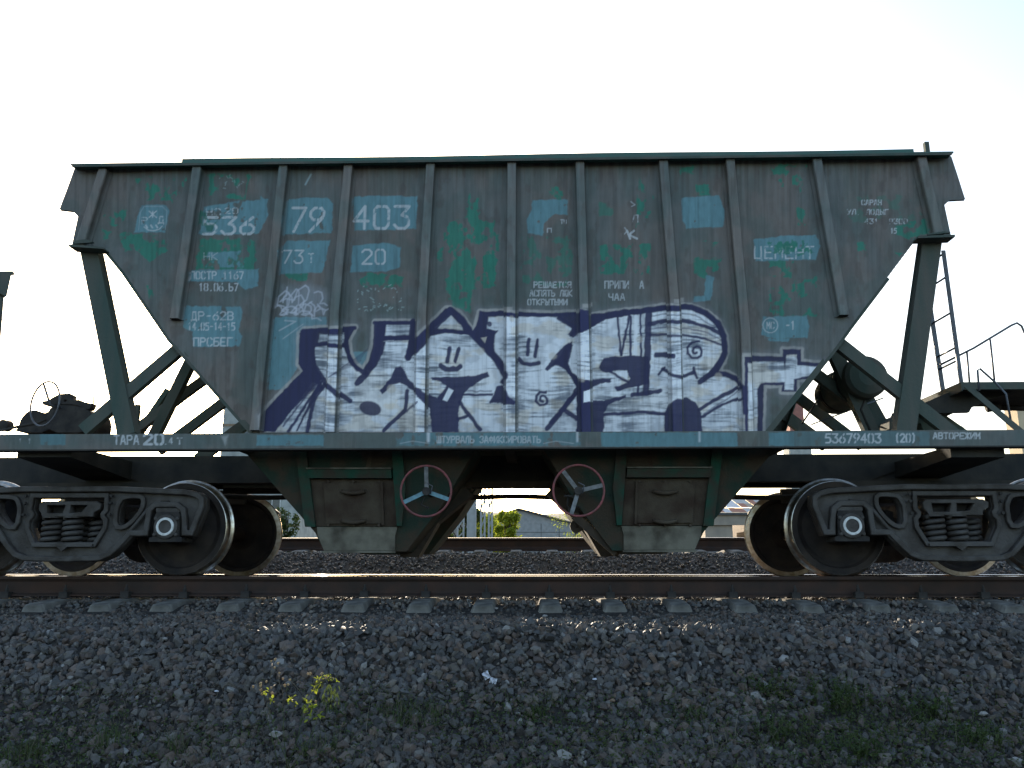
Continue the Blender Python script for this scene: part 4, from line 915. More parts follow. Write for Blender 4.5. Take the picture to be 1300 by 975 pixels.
for (u0, v0, u1, v1) in ((1227.5, 447, 1231, 488), (1257, 431, 1263, 488)):
    b = MB(); b.tube([P3(u0, v0, -.95), P3(u1, v1, -.95)], .009, 6, 'thin'); b.build('rail_post', hdr)
b = MB(); b.tube([P3(1243, 496, -1.35), P3(1241, 470, -1.35), P3(1244, 468, -1.35), P3(1263, 485, -1.35), P3(1277, 500, -1.35), P3(1284, 538, -1.35)], .009, 6, 'thin'); b.build('step_rail', wagon)
b = MB(); b.bar(P3(1226, 489, -1.3), P3(1296, 548, -1.4), .05, .014, up=(0, 1, 0), m='green'); b.build('step_stringer', wagon)
b = MB(); b.tube([P3(1256, 517, -.4), P3(1300, 518, -.4), P3(1340, 519, -.4)], .030, 10, 'castd'); b.tube([P3(1253, 518, -.45), P3(1268, 515, -.45)], .045, 10, 'castd'); b.build('coupler_lever', wagon)
b = MB(); p = P3(1217, 556, -.5); b.lathe([(0, 0), (.10, .01), (.125, .05), (.125, .3), (0, .32)], (p.x, p.y, p.z + .02), 24, 'castd', smooth=True); b.build('brake_cylinder', wagon)
b = MB(); b.plate([W(u, v, -.7) for u, v in [(1128, 535), (1136, 528), (1200, 528), (1230, 549), (1172, 549), (1168, 538), (1150, 538), (1135, 549), (1128, 545)]], -.72, -.5, 'green'); b.build('end_bracket', wagon)

# ------------------------------------------------------------------ left end: parking brake gear
g1 = [(18, 549), (24, 541), (26, 532), (35, 522), (44, 520), (56, 525), (62, 522), (64, 530), (64, 549)]
g2 = [(58, 549), (60, 525), (65, 516), (77, 514), (98, 515), (110, 520), (116, 523), (118, 537), (114, 549)]
b = MB(); b.plate([W(u, v, -1.0) for u, v in smooth_poly(g1)], -1.0, -.7, 'castd'); bgx = b.build('parking_brake_gear', wagon)
b = MB(); b.plate([W(u, v, -1.1) for u, v in smooth_poly(g2)], -1.1, -.75, 'castd'); b.build('gear_case', bgx)
b = MB(); A_ = [(57, 511), (64, 510), (70, 506), (78, 502), (90, 501), (93, 503), (93, 508), (97, 510), (102, 509), (108, 512), (119, 514), (116, 520), (110, 520), (104, 516), (95, 514), (75, 514), (66, 516), (58, 514)]
h = [[(76.5, 511), (77, 508.5), (80, 509), (79.5, 512)], [(82, 510), (85, 507.5), (89, 508), (88, 511), (84, 512)]]
o = curve_plate('brake_bracket', [W(u, v, -1.05) for u, v in A_], [[W(u, v, -1.05) for u, v in q] for q in h], -1.09, -1.0, .006, 'castd', bgx)
c = P3(57, 512.5, -1.2); b = MB(); pts = []
for i in range(48):
    t = i / 48 * 2 * math.pi; pts.append(c + Vector((.205 * math.cos(t) * .90, .205 * math.cos(t) * -.43, .205 * math.sin(t))))
b.tube(pts, .0085, 8, 'thin', closed=True); hw = b.build('brake_handwheel', wagon)
b = MB(); b.tube([c + Vector((-.05, .03, .185)), c + Vector((.05, 0, -.01)), c + Vector((.09, .1, -.02))], .010, 6, 'thin'); b.build('spoke', hw)
b = MB(); b.tube([P3(93, 504, -1.05), P3(117, 500.5, -1.05), P3(119, 503, -1.05), P3(118.5, 514, -1.05)], .006, 6, 'thin'); b.build('release_rod', wagon)
b = MB(); b.tube([P3(-30, 549, -1.0), P3(5, 546, -1.0), P3(25, 541, -1.0), P3(48, 537, -1.0), P3(66, 529, -1.0)], .013, 8, 'castd'); b.build('brake_linkage', wagon)
b = MB(); b.lathe([(0, 0), (.05, .01), (.055, .1), (0, .12)], P3(2, 539, -1.0), 16, 'castd', smooth=True); b.build('coupling_knob', wagon)
b = MB(); b.tube([P3(117, 538, -1.1), P3(121, 542, -1.1), P3(123, 550, -1.1)], .008, 6, 'castd'); b.build('brake_hose', wagon)
b = MB(); b.box(P3(172, 549, -.8).x - .02, P3(172, 549, -.8).x + .02, -.82, -.78, P3(172, 549, -.8).z - .05, P3(172, 514, -.8).z, 'green'); b.build('stanchion', wagon)
# ------------------------------------------------------------------ tracks
build_ground()
RPROF = [(-.075, 0), (.075, 0), (.075, .012), (.02, .028), (.009, .045), (.009, .125), (.020, .140), (.036, .148), (.0375, .166)]
RPROF += [(.024 + .0135 * math.cos(t), .1655 + .0125 * math.sin(t)) for t in (.35, .8, 1.2)] + [(x, .180 - x * x / .6) for x in (.022, .016, .010, .004, -.004, -.010, -.016, -.022)] + [(-.024 - .0135 * math.cos(t), .1655 + .0125 * math.sin(t)) for t in (1.2, .8, .35)]
RPROF += [(-.0375, .166), (-.036, .148), (-.020, .140), (-.009, .125), (-.009, .045), (-.02, .028), (-.075, .012)]
def rail(y, ztop, label, grp):
    n = len(RPROF); b = MB(); xs = [-60, -20, -8, 0, 8, 20, 60]; vs = []
    for x in xs: vs += [(x, y + a, ztop - .18 + h) for a, h in RPROF]
    fs = []; top = []
    for k in range(len(xs) - 1):
        for i in range(n):
            f = (k * n + i, k * n + (i + 1) % n, (k + 1) * n + (i + 1) % n, (k + 1) * n + i)
            (top if 11 <= i <= 19 else fs).append(f)
    b.mats = ['rail', 'railtop']; b.add(vs, fs, 'rail'); b.add(vs, top, 'railtop', True)
    tag(b.build('rail'), label, 'rail', grp)
Y2, Z2 = 5.35, .52
rail(-.7975, 0, 'rusty rail with shiny head under the near wheels of the hopper wagon', 'rails of the near track')
rail(.7975, 0, 'rail under the far wheels of the hopper wagon', 'rails of the near track')
rail(Y2 - .7975, Z2, 'nearer rail of the empty track behind the wagon', 'rails of the far track')
rail(Y2 + .7975, Z2, 'farther rail of the empty track behind the wagon', 'rails of the far track')
def sleeper_mesh():
    b = MB(); secs = []
    for y, zt in ((-1.35, -.235), (-1.32, -.225), (-1.02, -.198), (-.6, -.198), (-.3, -.225), (.3, -.225), (.6, -.198), (1.02, -.198), (1.32, -.225), (1.35, -.235)):
        s_ = .9 if abs(y) > 1.33 else 1
        secs.append([(-.15 * s_, y, zt - .19), (-.105 * s_, y, zt - .06), (-.082 * s_, y, zt - .008), (-.074 * s_, y, zt), (.074 * s_, y, zt), (.082 * s_, y, zt - .008), (.105 * s_, y, zt - .06), (.15 * s_, y, zt - .19)])
    vs = [p for s_ in secs for p in s_]; n = 8
    fs = [(k * n + i, k * n + (i + 1) % n, (k + 1) * n + (i + 1) % n, (k + 1) * n + i) for k in range(len(secs) - 1) for i in range(n)]
    b.add(vs, fs + [tuple(range(n))[::-1], tuple(range((len(secs) - 1) * n, len(secs) * n))], 'conc'); return b
SP = .545
xs0 = W(615, 768, -1.30)[0]
proto = sleeper_mesh().build('concrete_sleeper')
for yy, sg in ((-.7975, -1), (-.7975, 1), (.7975, -1), (.7975, 1)):
    b = MB(); y0 = yy + sg * .085; b.box(-.038, .038, y0 - .035, y0 + .035, -.19, -.135, 'castd'); b.lathe([(.018, 0), (.018, .03), (.010, .035), (.010, .06)], (0, y0, -.135), 6, 'castd', axis='Z'); b.build('rail_clip', proto)
k = 0
for i in range(-12, 13):
    o = proto if k == 0 else copy_tree(proto); k += 1
    o.location = (xs0 + i * SP, 0, random.uniform(-.006, .004)); o.rotation_euler.z = random.uniform(-.012, .012)
    uu = float(proj(np.array([[xs0 + i * SP, -1.3, -.25]]))[0][0]); ords = 'first second third fourth fifth sixth seventh eighth ninth tenth eleventh twelfth thirteenth fourteenth fifteenth sixteenth'.split()
    vis = int((uu - 10) // 81.5) if 0 < uu < 1300 else None
    tag(o, f"concrete sleeper end below the near rail, {ords[vis]} from the left picture edge" if vis is not None and 0 <= vis < 16 else 'concrete sleeper carrying the near rails outside the picture edge', 'sleeper', 'sleepers of the near track')
p2 = sleeper_mesh().build('concrete_sleeper'); xs2 = W(655, 690, Y2 - 1.3)[0]; k = 0
for i in range(-20, 21):
    o = p2 if k == 0 else p2.copy()
    if k: COL.objects.link(o)
    k += 1
    o.location = (xs2 + i * SP, Y2, Z2 + .012); tag(o, 'concrete sleeper of the empty track behind the wagon', 'sleeper', 'sleepers of the far track')

# ------------------------------------------------------------------ ballast stones
def rock_protos(n, seed, npt):
    r = np.random.default_rng(seed); out = []
    for k in range(n):
        p = r.normal(size=(npt, 3)); p /= np.linalg.norm(p, axis=1)[:, None]; p *= r.uniform(.72, 1.08, (npt, 1)); p *= (1.0, r.uniform(.65, 1), r.uniform(.5, .8))
        bm = bmesh.new()
        for q in p: bm.verts.new(q)
        bmesh.ops.convex_hull(bm, input=bm.verts)
        bmesh.ops.delete(bm, geom=[v for v in bm.verts if not v.link_faces], context='VERTS')
        bmesh.ops.triangulate(bm, faces=bm.faces); bm.verts.index_update()
        out.append((np.array([v.co[:] for v in bm.verts]), np.array([[v.index for v in f.verts] for f in bm.faces]))); bm.free()
    return out
def stones(name, X, Y, Z, R, protos, seed, tint=1.0, label=None):
    r = np.random.default_rng(seed); N = len(X); pi = r.integers(0, len(protos), N)
    q = r.normal(size=(N, 4)); q /= np.linalg.norm(q, axis=1)[:, None]
    a, b, c, d = q.T
    Rm = np.stack([np.stack([1 - 2 * (c * c + d * d), 2 * (b * c - a * d), 2 * (b * d + a * c)], -1), np.stack([2 * (b * c + a * d), 1 - 2 * (b * b + d * d), 2 * (c * d - a * b)], -1), np.stack([2 * (b * d - a * c), 2 * (c * d + a * b), 1 - 2 * (b * b + c * c)], -1)], 1)
    pal = np.array([(.105, .100, .098), (.125, .115, .108), (.150, .116, .098), (.085, .078, .076), (.160, .140, .120), (.125, .095, .082), (.17, .160, .150), (.090, .092, .094)])
    cc = pal[r.integers(0, len(pal), N)] * r.uniform(.5, 1.35, (N, 1)) * tint 
    lt = r.random(N) < .012; cc[lt] = np.array((.22, .215, .21)) * r.uniform(.7, 1.2, (lt.sum(), 1))
    rd = r.random(N) < .03; cc[rd] = np.array((.135, .098, .078)) * r.uniform(.6, 1.1, (rd.sum(), 1))
    VV, FF, CC = [], [], []; off = 0
    for k, (pv, pf) in enumerate(protos):
        s = np.nonzero(pi == k)[0]
        if len(s) == 0: continue
        v = np.einsum('nij,mj->nmi', Rm[s] * R[s][:, None, None], pv) + np.stack([X[s], Y[s], Z[s]], -1)[:, None]
        n, m = v.shape[:2]; VV.append(v.reshape(-1, 3)); FF.append((pf[None] + (np.arange(n) * m)[:, None, None] + off).reshape(-1, 3)); CC.append(np.repeat(cc[s], m, 0)); off += n * m
    V = np.concatenate(VV); F = np.concatenate(FF); Cc = np.concatenate(CC)
    me = bpy.data.meshes.new(name); me.vertices.add(len(V)); me.vertices.foreach_set('co', V.astype(np.float32).ravel())
    me.loops.add(F.size); me.loops.foreach_set('vertex_index', F.ravel().astype(np.int32)); me.polygons.add(len(F)); me.polygons.foreach_set('loop_start', np.arange(0, F.size, 3, dtype=np.int32))
    me.update(calc_edges=True)
    c4_ = np.ones((len(V), 4), np.float32); c4_[:, :3] = Cc; at = me.color_attributes.new("Col", 'FLOAT_COLOR', 'POINT'); at.data.foreach_set('color', c4_.ravel())
    me.polygons.foreach_set('use_smooth', np.zeros(len(F), bool)); me.materials.append(M['stone'])
    return tag(link(name, me), label, None, None, 'stuff')
PR = rock_protos(28, 3, 17); PRS = rock_protos(12, 4, 10)
def scatter(n, x0, x1, y0, y1, r0, r1, seed, lift=.3):
    r = np.random.default_rng(seed); X = r.uniform(x0, x1, n); Y = r.uniform(y0, y1, n)
    R = np.clip(np.exp(r.normal(math.log((r0 + r1) / 2), .38, n)), r0, r1)
    return X, Y, gz(X, Y) + R * r.uniform(-.35, lift, n), R
def near_stones():
    A_ = scatter(38000, -6.2, 6.2, -3.6, -1.2, .010, .047, 21, .45); B_ = scatter(9000, -5, 5, -4.6, -3.5, .010, .050, 22, .2)
    X, Y, Z, R = [np.concatenate(q) for q in zip(A_, B_)]
    # thinner cover where soil and weeds take over at the foot of the bank
    keep = (Y > -3.05) | (np.random.default_rng(1).random(len(X)) < .30 + .7 * sstep(.40, .62, fbm(X * .8, Y * 1.2, 4)))
    ph = np.abs(((X - xs0) / SP + .5) % 1 - .5) * SP; R = np.where(Y > -1.5, np.minimum(R, .036), R); keep &= ~((Y > -1.40) & (ph < .125)) & ~((Y > -1.47) & (ph < .10))
    # shallower stones beside the sleepers
    near = (Y > -1.6); Z = np.where(near, Z - .02, Z)
    stones('ballast_stones', X[keep], Y[keep], Z[keep], R[keep] * np.where(Y[keep] > -2.3, .70, 1.0), PR, 5, .68)
    X, Y, Z, R = scatter(26000, -5.2, 5.2, -4.4, -2.8, .006, .018, 23, .6); stones('gravel', X, Y, Z, R, PRS, 9, .50)
near_stones()
X, Y, Z, R = scatter(26000, -9.5, 9.5, .9, 4.25, .016, .036, 31)
stones('ballast_stones', X, Y, Z, R, PRS, 6, .75)
X, Y, Z, R = scatter(14000, -6.5, 6.5, -1.25, .95, .018, .034, 32); ph = np.abs(((X - xs0) / SP + .5) % 1 - .5) * SP; X, Y, Z, R = [q[ph > .12] for q in (X, Y, Z, R)]; stones('ballast_stones', X, Y, Z + .008, R, PRS, 8, .85)
# a few pale stones that stand out
for u, v, r, col in ((209, 815, .030, 1), (90, 864, .028, 1), (275, 880, .02, 1), (266, 917, .022, 1), (755, 866, .024, 1), (822, 871, .024, 0), (777, 892, .028, 0), (630, 774, .022, 1), (651, 790, .02, 1), (692, 786, .03, 1), (853, 792, .022, 1), (1012, 792, .024, 1), (902, 815, .018, 1), (350, 938, .05, 1), (1180, 848, .022, 0), (1248, 911, .034, 1)):
    r *= .72; p = gpt(u, v); pv, pf = PR[(u * 7) % len(PR)]; b = MB(); b.add([(x * r * 1.25, y * r, z * r) for x, y, z in pv], [tuple(f) for f in pf], 'paper' if (col and u in (755, 275)) else ('stonew' if col else 'stoneb'))
    o = b.build('loose_stone'); o.location = p + Vector((0, -.01, r * .7))
    place = 'near the foot of the bank' if v > 860 else ('on the upper bank' if v > 800 else 'just below the sleeper ends')
    side = 'far left' if u < 150 else 'left' if u < 500 else 'middle' if u < 800 else 'right' if u < 1100 else 'far right'
    tag(o, f"{'pale' if col else 'buff brown'} stone {place}, {side} of picture, {'flat sliver' if r < .0151 else 'chunky' if r > .0209 else 'small'}{', first right of the wheelbase' if u == 853 else ', the left one' if u == 651 else ', the right one' if u == 692 else ''}", 'stone', 'pale stones lying on the ballast')

# ------------------------------------------------------------------ litter and plants
p = gpt(622, 870); b = MB()
def crumple(b, cx, cy, w_, h_, ang, m):
    vs = []; n = 5
    for i in range(n):
        for j in range(n):
            x = (i / 4 - .5) * w_; y = (j / 4 - .5) * h_; vs.append((cx + x * math.cos(ang) - y * math.sin(ang), -.01 + .012 * math.sin(i * 2.1 + j * 1.3), cy + x * math.sin(ang) + y * math.cos(ang)))
    b.add(vs, [(i * n + j, i * n + j + 1, (i + 1) * n + j + 1, (i + 1) * n + j) for i in range(4) for j in range(4)], m)
crumple(b, -.022, .025, .04, .045, .5, 'paper'); crumple(b, .022, -.008, .045, .035, -.25, 'paper')
vs = list(b.v); b.add([(x, y + .004, z) for x, y, z in vs], b.f[:], 'paper')
o = b.build('litter_paper', fix=False); o.location = p + Vector((0, -.02, .035)); tag(o, 'torn white scrap of paper lying on the ballast bank', 'paper scrap')

def blade(b, p, h, w_, lean, az, m, seg=5):
    L = Vector((math.cos(az), math.sin(az), 0)); s_ = Vector((-math.sin(az), math.cos(az), 0)); vs = []
    for i in range(seg + 1):
        t = i / seg; c = Vector(p) + Vector((0, 0, h * (t - .25 * lean * t * t))) + L * (lean * h * t * t)
        ww = w_ * (1 - t) ** .7; vs += [c - s_ * ww / 2, c + s_ * ww / 2]
    b.add(vs, [(2 * i, 2 * i + 1, 2 * i + 3, 2 * i + 2) for i in range(seg)], m)
def leafq(b, c, d, L, w_, m):
    d = Vector(d).normalized(); s_ = d.cross(Vector((random.uniform(-.4, .4), random.uniform(-.4, .4), 1))).normalized(); up = s_.cross(d) * .12 * L
    b.add([c, c + d * L * .3 + s_ * w_ / 2 + up, c + d * L * .7 + s_ * w_ * .4 + up, c + d * L, c + d * L * .7 - s_ * w_ * .4 + up, c + d * L * .3 - s_ * w_ / 2 + up], [(0, 1, 2, 3), (0, 3, 4, 5)], m)
def tuft(u, v, spread, h, n, kind, label, cat='grass tuft', name='grass_tuft'):
    p = gpt(u, v); b = MB()
    for i in range(n):
        r = spread * (1.7 * random.random() ** 1.3 if kind != 'grass' else math.sqrt(random.random())); a = random.uniform(0, 6.28); x, y = r * math.cos(a), r * math.sin(a) * .6
        z = float(gz(p.x + x, p.y + y)) - p.z
        if kind == 'grass': blade(b, (x, y, z), h * random.uniform(.5, 1.1), random.uniform(.003, .007), random.uniform(.1, .9), random.uniform(0, 6.28), 'grass' if random.random() < .8 else 'straw')
        else:
            tip = Vector((x, y, z)); dr = Vector((random.uniform(-.5, .5), random.uniform(-.5, .3), 1)).normalized(); hh = h * random.uniform(.5, 1)
            b.tube([tip, tip + dr * hh * .5, tip + dr * hh + Vector((random.uniform(-.02, .02), 0, 0))], .0018, 4, 'grass')
            for k in range(random.randint(3, 7)):
                t = random.uniform(.15, 1); leafq(b, tip + dr * hh * t, (random.uniform(-1, 1), random.uniform(-1, 1), random.uniform(-.2, .7)), random.uniform(.012, .034), random.uniform(.006, .016), 'leaf')
    o = b.build(name, fix=False); o.location = p; tag(o, label, cat, 'weeds growing on the foot of the bank')
tuft(34, 962, .13, .13, 110, 'grass', 'green grass tuft in the bottom left corner of the picture')
tuft(142, 948, .11, .14, 80, 'grass', 'green grass tuft second from the bottom left corner')
tuft(223, 955, .07, .15, 55, 'grass', 'narrow upright grass tuft right of the two bottom left tufts')
tuft(156, 912, .03, .06, 18, 'grass', 'tiny grass sprig on stones at the left of the bank')
tuft(525, 915, .20, .12, 170, 'grass', 'widest green grass patch left of the white paper scrap')
tuft(433, 905, .07, .09, 40, 'grass', 'grass tuft between the sunlit weed and the widest grass patch')
tuft(701, 892, .05, .07, 45, 'grass', 'low green grass tuft right of the paper scrap, upper of two')
tuft(680, 912, .06, .09, 60, 'grass', 'green grass tuft right of the paper scrap, lower of two')
tuft(604, 916, .025, .09, 16, 'grass', 'slender pale sprig just below the white paper scrap')
tuft(978, 880, .12, .10, 34, 'leafy', 'dark low leafy weed on the upper right bank', 'weed', 'leafy_weed')
tuft(1065, 900, .13, .16, 70, 'leafy', 'leafy green weed with broad leaves on the right of the bank', 'weed', 'leafy_weed')
tuft(1185, 915, .15, .13, 50, 'leafy', 'dark leafy weed beside straw coloured stems at far right', 'weed', 'leafy_weed')
tuft(985, 940, .12, .14, 34, 'leafy', 'sparse leafy weed near the bottom, right of centre', 'weed', 'leafy_weed')
tuft(1093, 965, .14, .12, 50, 'leafy', 'leafy weed at the bottom edge below the broad leaved one', 'weed', 'leafy_weed')
tuft(1245, 945, .14, .13, 44, 'leafy', 'leafy weed in the bottom right corner', 'weed', 'leafy_weed')
tuft(880, 912, .08, .08, 50, 'grass', 'thin grass tuft between paper scrap and right hand weeds')
tuft(760, 794, .05, .045, 40, 'grass', 'small grass tuft on the ballast just below the sleepers')
tuft(405, 955, .11, .12, 60, 'grass', 'grass tuft at the bottom edge below the sunlit weed')
# the sunlit weed
def sunlit_weed():
    bx_ = W(372, 900, -3.75)[0]; base = Vector((bx_, -3.75, float(gz(bx_, -3.75)))); root = empty('flowering_weed', base, 'sunlit flowering weed with yellow leaves and pale seed heads', 'weed')
    Yp = base.y
    def A2(x, y): return P3(300 + x / 8.125, 820 + y / 8.125, Yp + random.uniform(-.05, .05)) - base
    b = MB()
    for pl in ([(300, 680), (330, 560), (340, 420), (365, 240), (370, 180)], [(480, 640), (480, 480), (440, 370), (440, 290)], [(330, 560), (230, 440), (200, 360)], [(480, 640), (520, 480), (520, 420)], [(300, 600), (270, 460), (250, 390)],
               [(860, 700), (800, 660), (740, 600), (730, 540), (770, 490), (830, 420), (880, 340), (960, 320), (1040, 345)], [(480, 560), (600, 540), (730, 560)], [(320, 590), (430, 550), (520, 560)], [(340, 500), (370, 430), (400, 400)], [(830, 400), (780, 310), (730, 290)], [(850, 560), (870, 450), (890, 380), (930, 330)], [(670, 480), (600, 400), (550, 350)], [(420, 640), (400, 560), (330, 560)], [(600, 640), (610, 590), (560, 545), (520, 500)], [(820, 450), (850, 350), (1000, 330)], [(810, 440), (900, 320), (940, 300)], [(800, 460), (860, 300), (880, 285)]):
        b.tube([A2(*q) for q in pl], .0021, 5, 'straw')
    for x, y in ((300, 680), (480, 640), (860, 700), (320, 590), (700, 560)):
        e = A2(x, y); b.tube([(random.uniform(-.04, .04), random.uniform(-.03, .03), -.02), (e.x * .6, e.y, e.z * .5), e], .0024, 5, 'grass', r2=.0016)
    b.build('stem', root)
    b = MB(); R = random.Random(3)
    for x, y in ((360, 160), (400, 140), (395, 225), (430, 180), (445, 280), (250, 390), (250, 415), (310, 370), (175, 420), (360, 430), (265, 495), (370, 490), (255, 455), (500, 410), (535, 400), (555, 350), (480, 340), (740, 290), (760, 285), (880, 290), (820, 575), (930, 330)):
        c = A2(x, y); r = R.uniform(.0045, .0075)
        b.lathe([(r * .5, -r), (r, 0), (r * 1.1, r * .7), (r * .3, r * 1.1)], c, 7, 'petal', axis='Z')
        for k in range(5): leafq(b, c, (R.uniform(-1, 1), R.uniform(-1, 1), R.uniform(-.3, 1)), r * 1.6, r * .7, 'petal')
    b.build('flower_head', root)
    b = MB()
    for x, y, n, sz in ((310, 470, 6, .014), (355, 540, 6, .016), (560, 545, 8, .014), (610, 600, 4, .012), (700, 550, 6, .014), (740, 600, 6, .014), (710, 635, 6, .016), (765, 660, 14, .020), (765, 750, 4, .018), (860, 720, 6, .018), (815, 450, 10, .018), (850, 390, 10, .012), (840, 340, 8, .012), (960, 320, 10, .012), (900, 310, 6, .010), (1010, 345, 6, .010), (530, 565, 6, .010)):
        for k in range(n):
            c = A2(x + R.uniform(-28, 28), y + R.uniform(-22, 22)); leafq(b, c, (R.uniform(-1, 1), R.uniform(-.6, .6), R.uniform(-.8, .8)), sz * R.uniform(1.1, 2.0), sz * 1.0, 'yleaf')
    for k in range(60):
        x, y = R.uniform(880, 1060), R.uniform(380, 640); leafq(b, A2(x, y), (R.uniform(-.5, .5), R.uniform(-.6, .6), -1), .03, .008, 'leaf')
    b.build('leaf', root)
sunlit_weed()
def dry_stems():
    R = random.Random(9); b = MB()
    for i in range(4200):
        x = R.uniform(-3.4, 4.4); y = R.uniform(-4.3, -2.95)
        if fbm(x * .9 + 7, y * 1.3, 2) < .47 + .12 * R.random(): continue
        z = float(gz(x, y)); blade(b, (x, y, z), R.uniform(.04, .15), R.uniform(.002, .004), R.uniform(.3, 2.2), R.uniform(0, 6.28), 'straw', 4)
    for i in range(90):
        u, v = R.choice([(R.uniform(1080, 1300), R.uniform(870, 960)), (R.uniform(300, 620), R.uniform(890, 970)), (R.uniform(20, 1280), R.uniform(900, 972)), (R.uniform(860, 1010), R.uniform(930, 972))])
        p = gpt(u, v); blade(b, p, R.uniform(.10, .26), R.uniform(.003, .005), R.uniform(.4, 2.4), R.uniform(0, 6.28), 'straw', 5)
    tag(b.build('dry_grass', fix=False), 'dry grass and fallen stems over the foot of the bank', kind='stuff')
    b = MB()
    for i in range(12000):
        x = R.uniform(-3.6, 4.4); y = R.uniform(-4.4, -3.0)
        if fbm(x * .7 + 1, y * 1.1 + 4, 3) < .47 + .1 * R.random(): continue
        z = float(gz(x, y)) + .015; leafq(b, Vector((x, y, z + R.uniform(0, .05))), (R.uniform(-1, 1), R.uniform(-1, 1), R.uniform(-.1, .6)), R.uniform(.012, .03), R.uniform(.006, .014), 'leaf')
    spots = [(34, 962, .3), (142, 948, .3), (223, 955, .25), (525, 912, .4), (433, 910, .25), (405, 955, .3), (680, 905, .2), (978, 880, .25), (1065, 895, .3), (985, 935, .3), (1093, 960, .35), (1185, 910, .4), (1245, 945, .35), (880, 912, .2), (1140, 930, .3), (300, 940, .25), (1040, 955, .3), (800, 950, .25)]
    for u, v, sp in spots:
        p = gpt(u, v)
        for i in range(int(900 * sp)):
            x, y = p.x + R.gauss(0, sp * .8), p.y + R.gauss(0, sp * .45)
            if y > -2.85: continue
            z = float(gz(x, y)); 
            if R.random() < .55: blade(b, (x, y, z), R.uniform(.03, .10), R.uniform(.0025, .005), R.uniform(.3, 1.6), R.uniform(0, 6.28), R.choice(['grass', 'leaf', 'straw', 'grass', 'leaf']), 4)
            else: leafq(b, Vector((x, y, z + R.uniform(.01, .07))), (R.uniform(-1, 1), R.uniform(-1, 1), R.uniform(-.3, .6)), R.uniform(.014, .034), R.uniform(.007, .016), 'leaf')
    tag(b.build('ground_cover', fix=False), 'low green ground cover among the stones', kind='stuff')
dry_stems()

# ------------------------------------------------------------------ background beyond the far track
def wz(u, v, Y): return W(u, v, Y)
def tree(u0, u1, vtop, Y, zb, label, n, mk, seed, dens=1):
    R = random.Random(seed); xa, zt = W(u0, vtop, Y); xb, _ = W(u1, vtop, Y); cx = (xa + xb) / 2; rw = (xb - xa) / 2; h = zt - zb
    root = empty('broadleaf_tree', (cx, Y, zb), label, 'tree', 'trees beyond the far track')
    b = MB(); b.tube([(0, 0, -.3), (.03, 0, h * .3), (-.03, 0, h * .8)], .09, 8, 'bark', r2=.02)
    for i in range(9):
        a = R.uniform(0, 6.28); z0 = h * R.uniform(.25, .7); b.tube([(0, 0, z0), (rw * .5 * math.cos(a), rw * .5 * math.sin(a), z0 + h * .15), (rw * .8 * math.cos(a), rw * .8 * math.sin(a), z0 + h * .25)], .035, 5, 'bark', r2=.008)
    b.build('trunk', root)
    cl = [(R.uniform(-1, 1) * rw * .75, R.uniform(-1, 1) * rw * .75, h * R.uniform(.25, .92), R.uniform(.18, .42) * rw) for _ in range(22)]
    cl = [(x, y, z, r) for x, y, z, r in cl if (x / rw) ** 2 + ((z - h * .5) / (h * .52)) ** 2 < 1.0]
    b = MB()
    for i in range(n):
        x, y, z, r = R.choice(cl); d = Vector((R.gauss(0, 1), R.gauss(0, 1), R.gauss(0, 1))).normalized() * r * R.uniform(.5, 1.15)
        leafq(b, Vector((x, y, z)) + d, (R.uniform(-1, 1), R.uniform(-1, 1), R.uniform(-1, .5)), R.uniform(.09, .2), R.uniform(.05, .11), mk)
    b.build('crown', root, fix=False)
tree(566, 612, 627, 24, -1.0, 'dark green tree behind the pale posts, seen through the gap', 5000, 'leaf', 1)
tree(622, 662, 641, 28, -1.0, 'yellow green bushy tree between pale posts and block warehouse', 6000, 'yleaf', 2)
tree(586, 640, 648, 34, -1.0, 'low yellow green tree behind the pale posts', 5000, 'yleaf', 3)
tree(700, 760, 640, 60, -1.2, 'tree with autumn leaves right of the block warehouse', 1600, 'yleaf', 4)
tree(350, 384, 640, 30, -1.0, 'small green tree in front of the grey apartment block', 1800, 'leaf', 5)
for u, wd, vt in ((584.5, .22, 614), (598.5, .28, 606), (612.8, .14, 618), (622.5, .12, 640)):
    Y = 22; xa, za = W(u, 690, Y); _, zt = W(u, vt - 26, Y); root = empty('lattice_post', (xa, Y, -1.0), None, 'post', 'pale posts beyond the far track')
    lab = {584.5: 'leftmost pale lattice post beyond the far track', 598.5: 'thickest pale post beyond the far track', 612.8: 'thin pale post right of the thickest one', 622.5: 'shortest pale post beside the yellow green tree'}[u]
    tag(root, lab); h = zt + 1.0
    for sx in (-1, 1):
        b = MB(); b.box(sx * wd / 2 - .03, sx * wd / 2 + .03, -.05, .05, -.3, h, 'steelw'); b.build('post_leg', root)
    b = MB(); n = int(h / .35)
    if wd > .25: b.box(-wd / 2 + .02, wd / 2 - .02, -.03, .03, 0, h, 'steelw')
    for i in range(n): b.bar((-wd / 2, 0, i * .35), (wd / 2, 0, i * .35 + .35 * (1 if i % 2 else .6)), .05, .03, up=(0, 1, 0), m='steelw')
    b.build('lattice', root)
